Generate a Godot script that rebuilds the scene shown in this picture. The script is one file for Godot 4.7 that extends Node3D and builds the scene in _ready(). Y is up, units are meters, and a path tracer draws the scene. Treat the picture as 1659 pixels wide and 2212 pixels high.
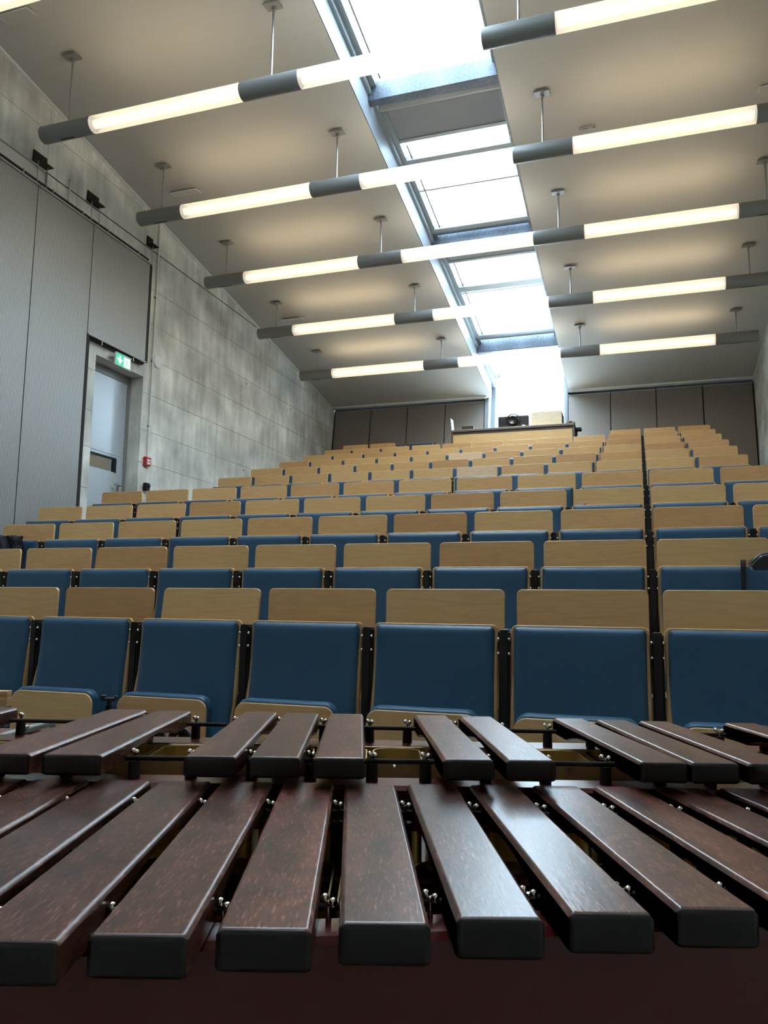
extends Node3D
# A raked lecture hall seen over the bars of a marimba. Metres, y up, stage floor at y = 0.
# Places measured from the photograph are kept as (x, height over the lens, depth before the lens); W() turns them into points.

const EYE := 1.0            # height of the lens
const YAW := 0.3223         # the camera and the marimba stand turned to the hall by this much
const SLOPE := 0.16123      # fall of the ceiling towards the back
const CEIL0 := 6.7397       # height of the ceiling over the lens at depth 0
const XL := -6.265          # left wall
const XR := 2.008           # right wall
const PITCH := 0.56         # seat spacing
const LAMP_X := [-5.891, -5.261, -3.542, -2.927, -1.201, -0.58, 1.157, 1.763]
const LAMP_R := 0.085

var M := {}
var rng := RandomNumberGenerator.new()
var used := {}

func _ready() -> void:
	rng.seed = 7
	# ---- camera
	var cam := Camera3D.new()
	cam.name = "camera"
	cam.position = Vector3(0, EYE, 0)
	cam.basis = Basis.from_euler(Vector3(0.12465, YAW, 0.01338))
	cam.fov = rad_to_deg(2.0 * atan(1106.0 / 1682.6))
	cam.near = 0.05
	cam.far = 200.0
	add_child(cam)
	# ---- sky (bright overcast) and exposure
	var env := Environment.new()
	env.background_mode = Environment.BG_COLOR
	env.background_color = Color(0.81, 0.92, 1.0)
	env.background_energy_multiplier = 13.0
	env.tonemap_mode = Environment.TONE_MAPPER_LINEAR
	env.tonemap_exposure = 1.95
	env.sdfgi_enabled = true
	env.ssao_enabled = true
	env.ssil_enabled = true
	var we := WorldEnvironment.new()
	we.name = "sky"
	we.environment = env
	add_child(we)
	materials()
	# ---- the room
	floors()
	ceiling()
	skylight()
	left_wall()
	right_wall()
	back_wall()
	# ---- things
	mesh_screens()
	back_panels()
	lamps()
	wall_fittings()
	ceiling_fittings()
	seats()
	projector_desk()
	marimba()
	loose_things()

# =====================================================================  helpers
func W(x: float, y: float, depth: float) -> Vector3:
	return Vector3(x, y + EYE, -depth)

func ceil_y(depth: float) -> float:      # height of the ceiling over the lens
	return CEIL0 - SLOPE * depth

func numbered(n: String) -> String:
	if not used.has(n):
		used[n] = 0
		return n
	used[n] += 1
	return "%s_%03d" % [n, used[n]]

func thing(called: String, label: String, category: String, at: Vector3, turn := 0.0, group := "") -> Node3D:
	var o := Node3D.new()
	o.name = numbered(called)
	o.position = at
	o.rotation.y = turn
	add_child(o, true)
	tag(o, label, category, group)
	return o

func tag(o: Node, label: String, category := "", group := "") -> void:
	o.set_meta("label", label)
	if category != "":
		o.set_meta("category", category)
	if group != "":
		o.set_meta("group", group)

func part(called: String, mesh: Mesh, mat: Material, parent: Node, at := Vector3.ZERO, rot := Vector3.ZERO) -> MeshInstance3D:
	var o := MeshInstance3D.new()
	o.name = called if parent != self else numbered(called)
	o.mesh = mesh
	o.material_override = mat
	o.position = at
	o.rotation = rot
	parent.add_child(o, true)
	return o

func structure(called: String, mesh: Mesh, mat: Material, label: String, at := Vector3.ZERO) -> MeshInstance3D:
	var o := part(called, mesh, mat, self, at)
	o.set_meta("kind", "structure")
	o.set_meta("label", label)
	return o

func group_structure(called: String, label: String) -> Node3D:
	var o := Node3D.new()
	o.name = numbered(called)
	add_child(o, true)
	o.set_meta("kind", "structure")
	o.set_meta("label", label)
	return o

# ---------------------------------------------------------------- mesh collector
class MB:
	var v := PackedVector3Array()
	var n := PackedVector3Array()
	var uv := PackedVector2Array()
	var ix := PackedInt32Array()
	var ix2 := PackedInt32Array()      # a second surface, where a mesh has one
	var xf := Transform3D()

	func vert(p: Vector3, nn: Vector3, t := Vector2.ZERO) -> int:
		v.append(xf * p)
		n.append((xf.basis * nn).normalized())
		uv.append(t)
		return v.size() - 1

	# corners counter-clockwise as seen from outside; written clockwise for Godot
	func tri_i(a: int, b: int, c: int) -> void:
		ix.append(a); ix.append(c); ix.append(b)

	func quad_i(a: int, b: int, c: int, d: int) -> void:
		tri_i(a, b, c)
		tri_i(a, c, d)

	func quad(a: Vector3, b: Vector3, c: Vector3, d: Vector3) -> void:
		var nn := (b - a).cross(d - a).normalized()
		if nn == Vector3.ZERO:
			nn = (c - b).cross(d - b).normalized()
		var lu := (b - a).length()
		var lv := (d - a).length()
		quad_i(vert(a, nn, Vector2(0, 0)), vert(b, nn, Vector2(lu, 0)), vert(c, nn, Vector2(lu, lv)), vert(d, nn, Vector2(0, lv)))

	# box with chamfered, softly shaded edges
	func box(c: Vector3, s: Vector3, r := 0.0) -> void:
		var h := s * 0.5
		r = minf(r, minf(h.x, minf(h.y, h.z)) * 0.98)
		var id := {}
		for sx in [-1, 1]:
			for sy in [-1, 1]:
				for sz in [-1, 1]:
					for ax in 3:
						var p := Vector3(sx * (h.x - r), sy * (h.y - r), sz * (h.z - r))
						var nn := Vector3.ZERO
						var sg: float = [sx, sy, sz][ax]
						nn[ax] = sg
						p[ax] = sg * h[ax]
						id[[sx, sy, sz, ax]] = vert(c + p, nn, Vector2(p.x + p.z, p.y) if ax != 1 else Vector2(p.x, p.z))
		for ax in 3:
			var b := (ax + 1) % 3
			var d := (ax + 2) % 3
			for sg in [-1, 1]:
				var q := []
				for k in [[-1, -1], [1, -1], [1, 1], [-1, 1]]:
					var key := [0, 0, 0, ax]
					key[ax] = sg
					key[b] = k[0]
					key[d] = k[1]
					q.append(id[key])
				if sg > 0:
					quad_i(q[0], q[1], q[2], q[3])
				else:
					quad_i(q[3], q[2], q[1], q[0])
		if r <= 0.0:
			return
		for ax in 3:
			var b := (ax + 1) % 3
			var d := (ax + 2) % 3
			for sb in [-1, 1]:
				for sd in [-1, 1]:
					var k0 := [0, 0, 0, b]
					k0[ax] = -1; k0[b] = sb; k0[d] = sd
					var k1 := k0.duplicate(); k1[ax] = 1
					var k2 := k1.duplicate(); k2[3] = d
					var k3 := k0.duplicate(); k3[3] = d
					if sb * sd > 0:
						quad_i(id[k0], id[k3], id[k2], id[k1])
					else:
						quad_i(id[k0], id[k1], id[k2], id[k3])
		for sx in [-1, 1]:
			for sy in [-1, 1]:
				for sz in [-1, 1]:
					if sx * sy * sz > 0:
						tri_i(id[[sx, sy, sz, 0]], id[[sx, sy, sz, 1]], id[[sx, sy, sz, 2]])
					else:
						tri_i(id[[sx, sy, sz, 2]], id[[sx, sy, sz, 1]], id[[sx, sy, sz, 0]])

	# round bar from a to b, radii ra and rb; caps optional
	func tube(a: Vector3, b: Vector3, ra: float, rb: float, seg := 12, caps := true) -> void:
		var d := (b - a).normalized()
		var u := d.cross(Vector3.UP if absf(d.y) < 0.9 else Vector3.RIGHT).normalized()
		var w := d.cross(u)
		var first := v.size()
		for k in seg + 1:
			var t := TAU * k / seg
			var nn := u * cos(t) + w * sin(t)
			vert(a + nn * ra, nn, Vector2(float(k) / seg, 0))
			vert(b + nn * rb, nn, Vector2(float(k) / seg, (b - a).length()))
		for k in seg:
			var i := first + k * 2
			quad_i(i, i + 2, i + 3, i + 1)
		if caps:
			for e in 2:
				var c: Vector3 = [a, b][e]
				var r: float = [ra, rb][e]
				if r <= 0.0:
					continue
				var nn: Vector3 = -d if e == 0 else d
				var ci := vert(c, nn)
				var f := v.size()
				for k in seg + 1:
					var t := TAU * k / seg
					vert(c + (u * cos(t) + w * sin(t)) * r, nn, Vector2(cos(t), sin(t)) * r)
				for k in seg:
					if e == 0:
						tri_i(ci, f + k + 1, f + k)
					else:
						tri_i(ci, f + k, f + k + 1)

	# profile (radius, height) turned about the y axis through c
	func lathe(c: Vector3, prof: Array, seg := 16, ax := Vector3.UP) -> void:
		var u := ax.cross(Vector3.RIGHT if absf(ax.x) < 0.9 else Vector3.FORWARD).normalized()
		var w := ax.cross(u)
		var first := v.size()
		var m := prof.size()
		for j in m:
			var p: Vector2 = prof[j]
			var q: Vector2 = prof[mini(j + 1, m - 1)] - prof[maxi(j - 1, 0)]
			var nr := Vector2(q.y, -q.x).normalized()
			for k in seg + 1:
				var t := TAU * k / seg
				var o := u * cos(t) + w * sin(t)
				vert(c + o * p.x + ax * p.y, o * nr.x + ax * nr.y, Vector2(float(k) / seg, float(j) / m))
		for j in m - 1:
			for k in seg:
				var i := first + j * (seg + 1) + k
				quad_i(i, i + 1, i + seg + 2, i + seg + 1)

	func ball(c: Vector3, r: float, seg := 10, rings := 6) -> void:
		var prof := []
		for j in rings + 1:
			var t := -PI / 2 + PI * j / rings
			prof.append(Vector2(cos(t) * r, sin(t) * r))
		lathe(c, prof, seg)

	# swept round section along points
	func sweep(pts: Array, r: float, seg := 8) -> void:
		var first := v.size()
		var m := pts.size()
		var u := Vector3.ZERO
		for j in m:
			var d: Vector3 = (pts[mini(j + 1, m - 1)] - pts[maxi(j - 1, 0)]).normalized()
			if j == 0:
				u = d.cross(Vector3.UP if absf(d.y) < 0.9 else Vector3.RIGHT).normalized()
			u = (u - d * u.dot(d)).normalized()
			var w := d.cross(u)
			for k in seg + 1:
				var t := TAU * k / seg
				var nn := u * cos(t) + w * sin(t)
				vert(pts[j] + nn * r, nn, Vector2(float(k) / seg, j * 0.05))
		for j in m - 1:
			for k in seg:
				var i := first + j * (seg + 1) + k
				quad_i(i, i + 1, i + seg + 2, i + seg + 1)

	# outline (counter-clockwise seen from +n) extruded from w0 to w1 with soft chamfers; at(u, v, w) places it
	func slab(outline: PackedVector2Array, w0: float, w1: float, ch: float, at: Callable, rows := 1) -> void:
		var m := outline.size()
		var inner := PackedVector2Array()
		var nrm := PackedVector2Array()
		for k in m:
			var a := outline[(k + m - 1) % m]
			var b := outline[k]
			var c := outline[(k + 1) % m]
			var n1 := Vector2((b - a).y, -(b - a).x).normalized()
			var n2 := Vector2((c - b).y, -(c - b).x).normalized()
			var nn := (n1 + n2).normalized()
			nrm.append(nn)
			inner.append(b - nn * ch / maxf(0.5, nn.dot(n1)))
		for side in 2:
			var ww := w1 if side else w0
			var f := Vector3(0, 0, 1 if side else -1)
			var idx := Geometry2D.triangulate_polygon(inner)
			var base := v.size()
			for p in inner:
				var q: Vector3 = at.call(p.x, p.y, ww)
				vert(q, _dir(at, p, ww, f), p)
			for k in idx.size() / 3:
				var i0 := base + idx[k * 3]
				var i1 := base + idx[k * 3 + 1]
				var i2 := base + idx[k * 3 + 2]
				var p0 := inner[idx[k * 3]]
				var area := (inner[idx[k * 3 + 1]] - p0).cross(inner[idx[k * 3 + 2]] - p0)
				if (area > 0) == (side == 1):
					tri_i(i0, i1, i2)
				else:
					tri_i(i0, i2, i1)
			# ring from the face to the rim
			var ring := v.size()
			for k in m:
				var p := outline[k]
				var wr := ww - ch * (1 if side else -1)
				vert(at.call(p.x, p.y, wr), _dir(at, p, wr, Vector3(nrm[k].x, nrm[k].y, 0)), p)
			for k in m:
				var k2 := (k + 1) % m
				if side:
					quad_i(base + k, ring + k, ring + k2, base + k2)
				else:
					quad_i(base + k2, ring + k2, ring + k, base + k)
			if side:
				var other := ring - m - m
				for k in m:
					var k2 := (k + 1) % m
					quad_i(ring + k, other + k, other + k2, ring + k2)

	func _dir(at: Callable, p: Vector2, w: float, d: Vector3) -> Vector3:
		var e := 0.002
		var o: Vector3 = at.call(p.x, p.y, w)
		var q: Vector3 = at.call(p.x + d.x * e, p.y + d.y * e, w + d.z * e)
		return (q - o).normalized()

	# closed grid surface: rows of points (each row the same length); smooth
	func grid(rows: Array, closed := false, flip := false) -> void:
		var first := v.size()
		var nr := rows.size()
		var nc: int = rows[0].size()
		for j in nr:
			for i in nc:
				var i0 := i - 1 if i > 0 else (nc - 2 if closed else 0)
				var i1 := i + 1 if i < nc - 1 else (1 if closed else nc - 1)
				var du: Vector3 = rows[j][i1] - rows[j][i0]
				var dv: Vector3 = rows[mini(j + 1, nr - 1)][i] - rows[maxi(j - 1, 0)][i]
				var nn := du.cross(dv).normalized()
				vert(rows[j][i], -nn if flip else nn, Vector2(float(i) / nc, float(j) / nr))
		for j in nr - 1:
			for i in nc - 1:
				var a := first + j * nc + i
				if flip:
					quad_i(a, a + nc, a + nc + 1, a + 1)
				else:
					quad_i(a, a + 1, a + nc + 1, a + nc)

	func done() -> ArrayMesh:
		var arr := []
		arr.resize(Mesh.ARRAY_MAX)
		arr[Mesh.ARRAY_VERTEX] = v
		arr[Mesh.ARRAY_NORMAL] = n
		arr[Mesh.ARRAY_TEX_UV] = uv
		arr[Mesh.ARRAY_INDEX] = ix
		var m := ArrayMesh.new()
		m.add_surface_from_arrays(Mesh.PRIMITIVE_TRIANGLES, arr)
		if ix2.size():
			var arr2 := arr.duplicate()
			arr2[Mesh.ARRAY_INDEX] = ix2
			m.add_surface_from_arrays(Mesh.PRIMITIVE_TRIANGLES, arr2)
		return m

func bx(c: Vector3, s: Vector3, r := 0.0) -> ArrayMesh:
	var b := MB.new()
	b.box(c, s, r)
	return b.done()

func span(a: Vector3, b: Vector3, r := 0.0) -> ArrayMesh:     # box between two corners
	return bx((a + b) * 0.5, (b - a).abs(), r)

func rod(a: Vector3, b: Vector3, r: float, seg := 10) -> ArrayMesh:
	var m := MB.new()
	m.tube(a, b, r, r, seg)
	return m.done()

func rounded(w: float, y0: float, y1: float, rt: float, rb: float, seg := 5) -> PackedVector2Array:
	var p := PackedVector2Array()
	var h := w * 0.5
	for c in [[h - rb, y0 + rb, -PI / 2, rb], [h - rt, y1 - rt, 0.0, rt], [-h + rt, y1 - rt, PI / 2, rt], [-h + rb, y0 + rb, PI, rb]]:
		for k in seg + 1:
			var t: float = c[2] + PI / 2 * k / seg
			p.append(Vector2(c[0] + cos(t) * c[3], c[1] + sin(t) * c[3]))
	return p

# =====================================================================  materials
func mat(c: Color, rough := 0.6, metal := 0.0) -> StandardMaterial3D:
	var m := StandardMaterial3D.new()
	m.albedo_color = c
	m.roughness = rough
	m.metallic = metal
	return m

func picture(w: int, h: int, f: Callable) -> ImageTexture:
	var im := Image.create(w, h, false, Image.FORMAT_RGB8)
	for y in h:
		for x in w:
			im.set_pixel(x, y, f.call(x, y))
	return ImageTexture.create_from_image(im)

func noise(sd: int, freq: float, oct := 4, kind := FastNoiseLite.TYPE_SIMPLEX_SMOOTH) -> FastNoiseLite:
	var n := FastNoiseLite.new()
	n.seed = sd
	n.frequency = freq
	n.noise_type = kind
	n.fractal_octaves = oct
	return n

func torus_noise(n: FastNoiseLite, x: float, y: float, w: float, h: float, sx := 1.0, sy := 1.0) -> float:
	# repeats over w x h: blends the four shifted copies
	var u := x / w
	var v := y / h
	var a := n.get_noise_2d(x * sx, y * sy)
	var b := n.get_noise_2d((x - w) * sx, y * sy)
	var c := n.get_noise_2d(x * sx, (y - h) * sy)
	var d := n.get_noise_2d((x - w) * sx, (y - h) * sy)
	return lerpf(lerpf(a, b, u), lerpf(c, d, u), v) / sqrt(maxf(0.25, (u * u + (1 - u) * (1 - u)) * (v * v + (1 - v) * (1 - v))))

func grey(v: float, tint := Color.WHITE) -> Color:
	return Color(clampf(v * tint.r, 0, 1), clampf(v * tint.g, 0, 1), clampf(v * tint.b, 0, 1))

func materials() -> void:
	# concrete: cloudy, with run-down streaks and pores
	var n1 := noise(11, 0.006, 5)
	var n2 := noise(12, 0.03, 4)
	var n3 := noise(13, 0.35, 2)
	var conc := picture(768, 768, func(x, y):
		var a := torus_noise(n1, x, y, 768, 768)
		var b := torus_noise(n2, x, y, 768, 768, 1.0, 0.16)
		var c := n3.get_noise_2d(x, y)
		var v := 0.82 + 0.17 * a + 0.085 * b + 0.03 * c
		if c > 0.62:
			v -= 0.10
		return grey(v, Color(1.0, 0.985, 0.962)))
	var con := mat(Color(0.985, 1.0, 0.985), 0.8)
	con.albedo_texture = conc
	con.uv1_triplanar = true
	con.uv1_world_triplanar = true
	con.uv1_scale = Vector3.ONE * 0.27
	con.heightmap_enabled = true
	con.heightmap_texture = conc
	con.heightmap_scale = 0.35
	M.concrete = con
	var cd := con.duplicate()
	cd.albedo_color = Color(0.55, 0.55, 0.53)
	M.concrete_floor = cd
	M.seam = mat(Color(0.30, 0.29, 0.27), 0.9)
	M.plaster = mat(Color(0.78, 0.78, 0.76), 0.8)
	# ceiling: warm white, finely perforated
	var dots := picture(32, 32, func(x, y):
		var d := Vector2(fmod(x, 16.0) - 7.5, fmod(y, 16.0) - 7.5).length()
		return grey(0.92 if d > 3.0 else 0.82))
	var ce := mat(Color(0.815, 0.805, 0.785), 0.75)
	ce.albedo_texture = dots
	ce.uv1_triplanar = true
	ce.uv1_world_triplanar = true
	ce.uv1_scale = Vector3.ONE * 30.0
	M.ceiling = ce
	M.white = mat(Color(0.86, 0.87, 0.87), 0.5)
	var pf := mat(Color(0.52, 0.55, 0.58), 0.5)
	pf.albedo_texture = dots
	pf.uv1_triplanar = true
	pf.uv1_world_triplanar = true
	pf.uv1_scale = Vector3.ONE * 24.0
	M.perforated = pf
	# ribbed metal mesh: upright ribs crossed by fine weft
	var rib := picture(64, 64, func(x, y):
		var s := 0.5 + 0.5 * cos(TAU * x / 64.0)
		var t := 0.5 + 0.5 * cos(TAU * y / 16.0)
		return grey(0.62 + 0.30 * s + 0.06 * t))
	for k in [["mesh", Color(0.72, 0.725, 0.715), 0.38, 0.35], ["mesh_back", Color(0.64, 0.61, 0.58), 0.5, 0.2]]:
		var r := mat(k[1], k[2], k[3])
		r.albedo_texture = rib
		r.uv1_scale = Vector3(55, 55, 1)
		r.heightmap_enabled = true
		r.heightmap_texture = rib
		r.heightmap_scale = 0.25
		M[k[0]] = r
	# light plywood with flowing grain lying across the panel
	var g1 := noise(21, 0.008, 3)
	var g2 := noise(22, 0.05, 3)
	var ply := picture(512, 512, func(x, y):
		var warp := 26.0 * torus_noise(g1, x, y, 512, 512, 0.55, 1.6)
		var ring := 0.5 + 0.5 * sin(TAU * (y + warp * 1.5) / 32.0)
		var fine := torus_noise(g2, x, y, 512, 512, 0.12, 3.0)
		var v := 0.90 - 0.03 * ring * ring + 0.04 * fine
		return grey(v, Color(1.0, 0.985, 0.95)))
	var tints := [Color(0.90, 0.735, 0.52), Color(0.92, 0.765, 0.545), Color(0.865, 0.69, 0.48), Color(0.90, 0.725, 0.50), Color(0.96, 0.845, 0.72), Color(0.84, 0.66, 0.46)]
	M.ply = []
	for k in tints.size():
		var p := mat(tints[k], 0.42)
		p.albedo_texture = ply
		p.uv1_scale = Vector3(1.15, 1.35, 1)
		p.uv1_offset = Vector3(0.37 * k, 0.23 * k, 0)
		M.ply.append(p)
	M.ply_edge = mat(Color(0.80, 0.62, 0.42), 0.5)
	M.birch = mat(Color(0.86, 0.80, 0.70), 0.6)
	M.birch.albedo_texture = ply
	# upholstery
	var fn := noise(31, 0.9, 1, FastNoiseLite.TYPE_VALUE)
	var cloth := picture(64, 64, func(x, y):
		var wv := 0.5 + 0.5 * sin(TAU * x / 4.0) * sin(TAU * y / 4.0)
		return grey(0.86 + 0.10 * wv + 0.05 * fn.get_noise_2d(x, y)))
	var fb := mat(Color(0.125, 0.315, 0.44), 0.5)
	fb.albedo_texture = cloth
	fb.uv1_scale = Vector3(26, 26, 1)
	fb.rim_enabled = true
	fb.rim = 0.5
	fb.rim_tint = 0.5
	M.blue = fb
	M.black = mat(Color(0.075, 0.075, 0.09), 0.42, 0.3)
	M.matt_black = mat(Color(0.045, 0.045, 0.05), 0.7)
	M.chrome = mat(Color(0.88, 0.87, 0.84), 0.16, 1.0)
	M.steel = mat(Color(0.66, 0.67, 0.68), 0.32, 0.8)
	M.grey_metal = mat(Color(0.52, 0.525, 0.52), 0.42, 0.15)
	M.alu = mat(Color(0.52, 0.56, 0.58), 0.4, 0.4)
	var zn := noise(41, 0.06, 4, FastNoiseLite.TYPE_CELLULAR)
	var zinc := picture(256, 256, func(x, y): return grey(0.75 + 0.25 * torus_noise(zn, x, y, 256, 256)))
	var ga := mat(Color(0.66, 0.72, 0.80), 0.5, 0.3)
	ga.albedo_texture = zinc
	ga.uv1_triplanar = true
	ga.uv1_scale = Vector3.ONE * 2.0
	M.galvanised = ga
	M.blind = mat(Color(0.50, 0.51, 0.53), 0.8)
	var gl := mat(Color(0.9, 0.96, 1.0, 0.04), 0.02)
	gl.transparency = BaseMaterial3D.TRANSPARENCY_ALPHA
	M.glass = gl
	var tg := mat(Color(0.10, 0.14, 0.17, 0.86), 0.03)
	tg.transparency = BaseMaterial3D.TRANSPARENCY_ALPHA
	M.tinted_glass = tg
	# lamp: glowing core in a frosted sleeve
	var core := mat(Color(1, 0.93, 0.78), 0.5)
	core.emission_enabled = true
	core.emission = Color(1.0, 0.92, 0.76)
	core.emission_energy_multiplier = 1.2
	M.lamp_core = core
	var fr := mat(Color(0.95, 0.94, 0.92, 0.70), 0.5)
	fr.transparency = BaseMaterial3D.TRANSPARENCY_ALPHA
	fr.emission_enabled = true
	fr.emission = Color(1.0, 0.93, 0.85)
	fr.emission_energy_multiplier = 0.25
	M.frosted = fr
	# rosewood: dark brown-red with short pale pores along the bar
	var w1 := noise(51, 0.02, 4)
	var w2 := noise(52, 0.16, 2)
	var w3 := noise(53, 0.045, 3)
	var rose := picture(256, 1024, func(x, y):
		var a := w1.get_noise_2d(x * 1.6, y * 0.10)
		var b := w2.get_noise_2d(x * 4.0, y * 0.13)
		var c := w3.get_noise_2d(x * 0.7, y * 0.25)
		var v := 0.52 + 0.22 * a + 0.14 * c
		var f := 0.30 * maxf(b - 0.27, 0.0) / 0.3
		if b < -0.42:
			v -= 0.16
		return Color(clampf(v + f, 0, 1), clampf(v * 0.84 - 0.02 + f, 0, 1), clampf(v * 0.78 - 0.02 + f, 0, 1)))
	M.rose = []
	for k in 5:
		var r := mat([Color(0.60, 0.455, 0.415), Color(0.56, 0.43, 0.395), Color(0.65, 0.475, 0.42), Color(0.53, 0.42, 0.395), Color(0.61, 0.46, 0.42)][k], 0.33)
		r.albedo_texture = rose
		r.roughness = 0.30
		r.uv1_offset = Vector3(0.31 * k, 0.17 * k, 0)
		r.heightmap_enabled = true
		r.heightmap_texture = rose
		r.heightmap_scale = 0.012
		M.rose.append(r)
	M.end_shade = mat(Color(0.10, 0.095, 0.10), 0.38)  # shade on the bar ends, put into their colour
	M.mahogany = mat(Color(0.33, 0.085, 0.075), 0.3)
	M.mahogany.clearcoat_enabled = true
	M.mahogany.clearcoat = 0.5
	M.mahogany.clearcoat_roughness = 0.2
	M.brass = mat(Color(0.80, 0.70, 0.46), 0.34, 0.85)
	M.brass_satin = mat(Color(0.66, 0.54, 0.36), 0.5, 0.55)
	M.cord = mat(Color(0.06, 0.055, 0.05), 0.85)
	M.door = mat(Color(0.70, 0.74, 0.77), 0.32, 0.25)
	M.red = mat(Color(0.72, 0.10, 0.13), 0.4)
	M.desk_edge = mat(Color(0.36, 0.33, 0.31), 0.5)
	M.navy = mat(Color(0.055, 0.07, 0.11), 0.8)
	M.leather = mat(Color(0.035, 0.035, 0.05), 0.42)
	M.facade = mat(Color(0.72, 0.66, 0.55), 0.9)

# =====================================================================  the room
func floors() -> void:
	var b := MB.new()
	var steps := []
	var rz := row_depths()
	var ry := row_heights()
	# treads: [from depth, to depth, height]
	steps.append([-4.2, rz[0] + 0.31, 0.0])
	for k in range(1, 5):
		steps.append([rz[k - 1] + 0.31, rz[k] + 0.31, ry[k] - 1.0895 + EYE])
	steps.append([rz[4] + 0.31, rz[5] - 0.62, 1.40])
	for k in range(5, 11):
		steps.append([rz[5] - 0.62 if k == 5 else rz[k - 1] + 0.31, rz[k] + 0.31, ry[k] - 1.0895 + EYE])
	steps.append([rz[10] + 0.31, 16.2, ry[10] + 0.284 - 1.0895 + EYE])
	for s in steps:
		b.box(Vector3((XL + XR) * 0.5, (s[2] - 0.4) * 0.5, -(s[0] + s[1]) * 0.5), Vector3(XR - XL + 0.8, s[2] + 0.4, s[1] - s[0]))
	structure("floor", b.done(), M.concrete_floor, "grey floor rising in steps under the seat rows")
	var f := span(Vector3(XL - 0.4, -0.4, 4.0), Vector3(XR + 0.4, 8.6, 4.3))
	structure("wall_front", f, M.plaster, "plain wall at the stage end, behind the camera")

func slope_box(x0: float, x1: float, d0: float, d1: float, h0: float, h1: float, b: MB) -> void:
	# box that follows the ceiling slope between two depths, h0..h1 above the ceiling face
	var p := []
	for d in [d0, d1]:
		for h in [h0, h1]:
			for x in [x0, x1]:
				p.append(W(x, ceil_y(d) + h, d))
	# p: 0 near low left, 1 near low right, 2 near high left, 3 near high right, 4.. far
	b.quad(p[1], p[0], p[4], p[5])      # underside
	b.quad(p[2], p[3], p[7], p[6])      # top
	b.quad(p[0], p[1], p[3], p[2])      # near end
	b.quad(p[5], p[4], p[6], p[7])      # far end
	b.quad(p[4], p[0], p[2], p[6])      # left
	b.quad(p[1], p[5], p[7], p[3])      # right

const SKY_L := -2.85
const SKY_R := -1.30
const SKY_0 := 0.3      # where the glass begins; unseen front stretch added to light the front seats

func ceiling() -> void:
	var b := MB.new()
	slope_box(XL - 0.4, SKY_L, -4.2, 15.27, 0.0, 0.35, b)
	slope_box(SKY_R, XR + 0.4, -4.2, 15.27, 0.0, 0.35, b)
	slope_box(SKY_L, SKY_R, -4.2, SKY_0 + 0.05, 0.0, 0.5, b)
	structure("ceiling", b.done(), M.ceiling, "warm white perforated ceiling sloping down to the back on both sides of the skylight")
	# white bead where the ceiling meets the walls
	var n_trim := 0
	for s in [[XL, XL + 0.025, -4.0, 15.24], [XR - 0.025, XR, -4.0, 15.24], [XL, SKY_L - 0.06, 15.13, 15.20], [SKY_R, XR, 15.13, 15.20]]:
		var t := MB.new()
		slope_box(s[0], s[1], s[2], s[3], -0.028, -0.002, t)
		n_trim += 1
		structure("trim_%d" % n_trim, t.done(), M.white, "white bead between ceiling and wall")

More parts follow.
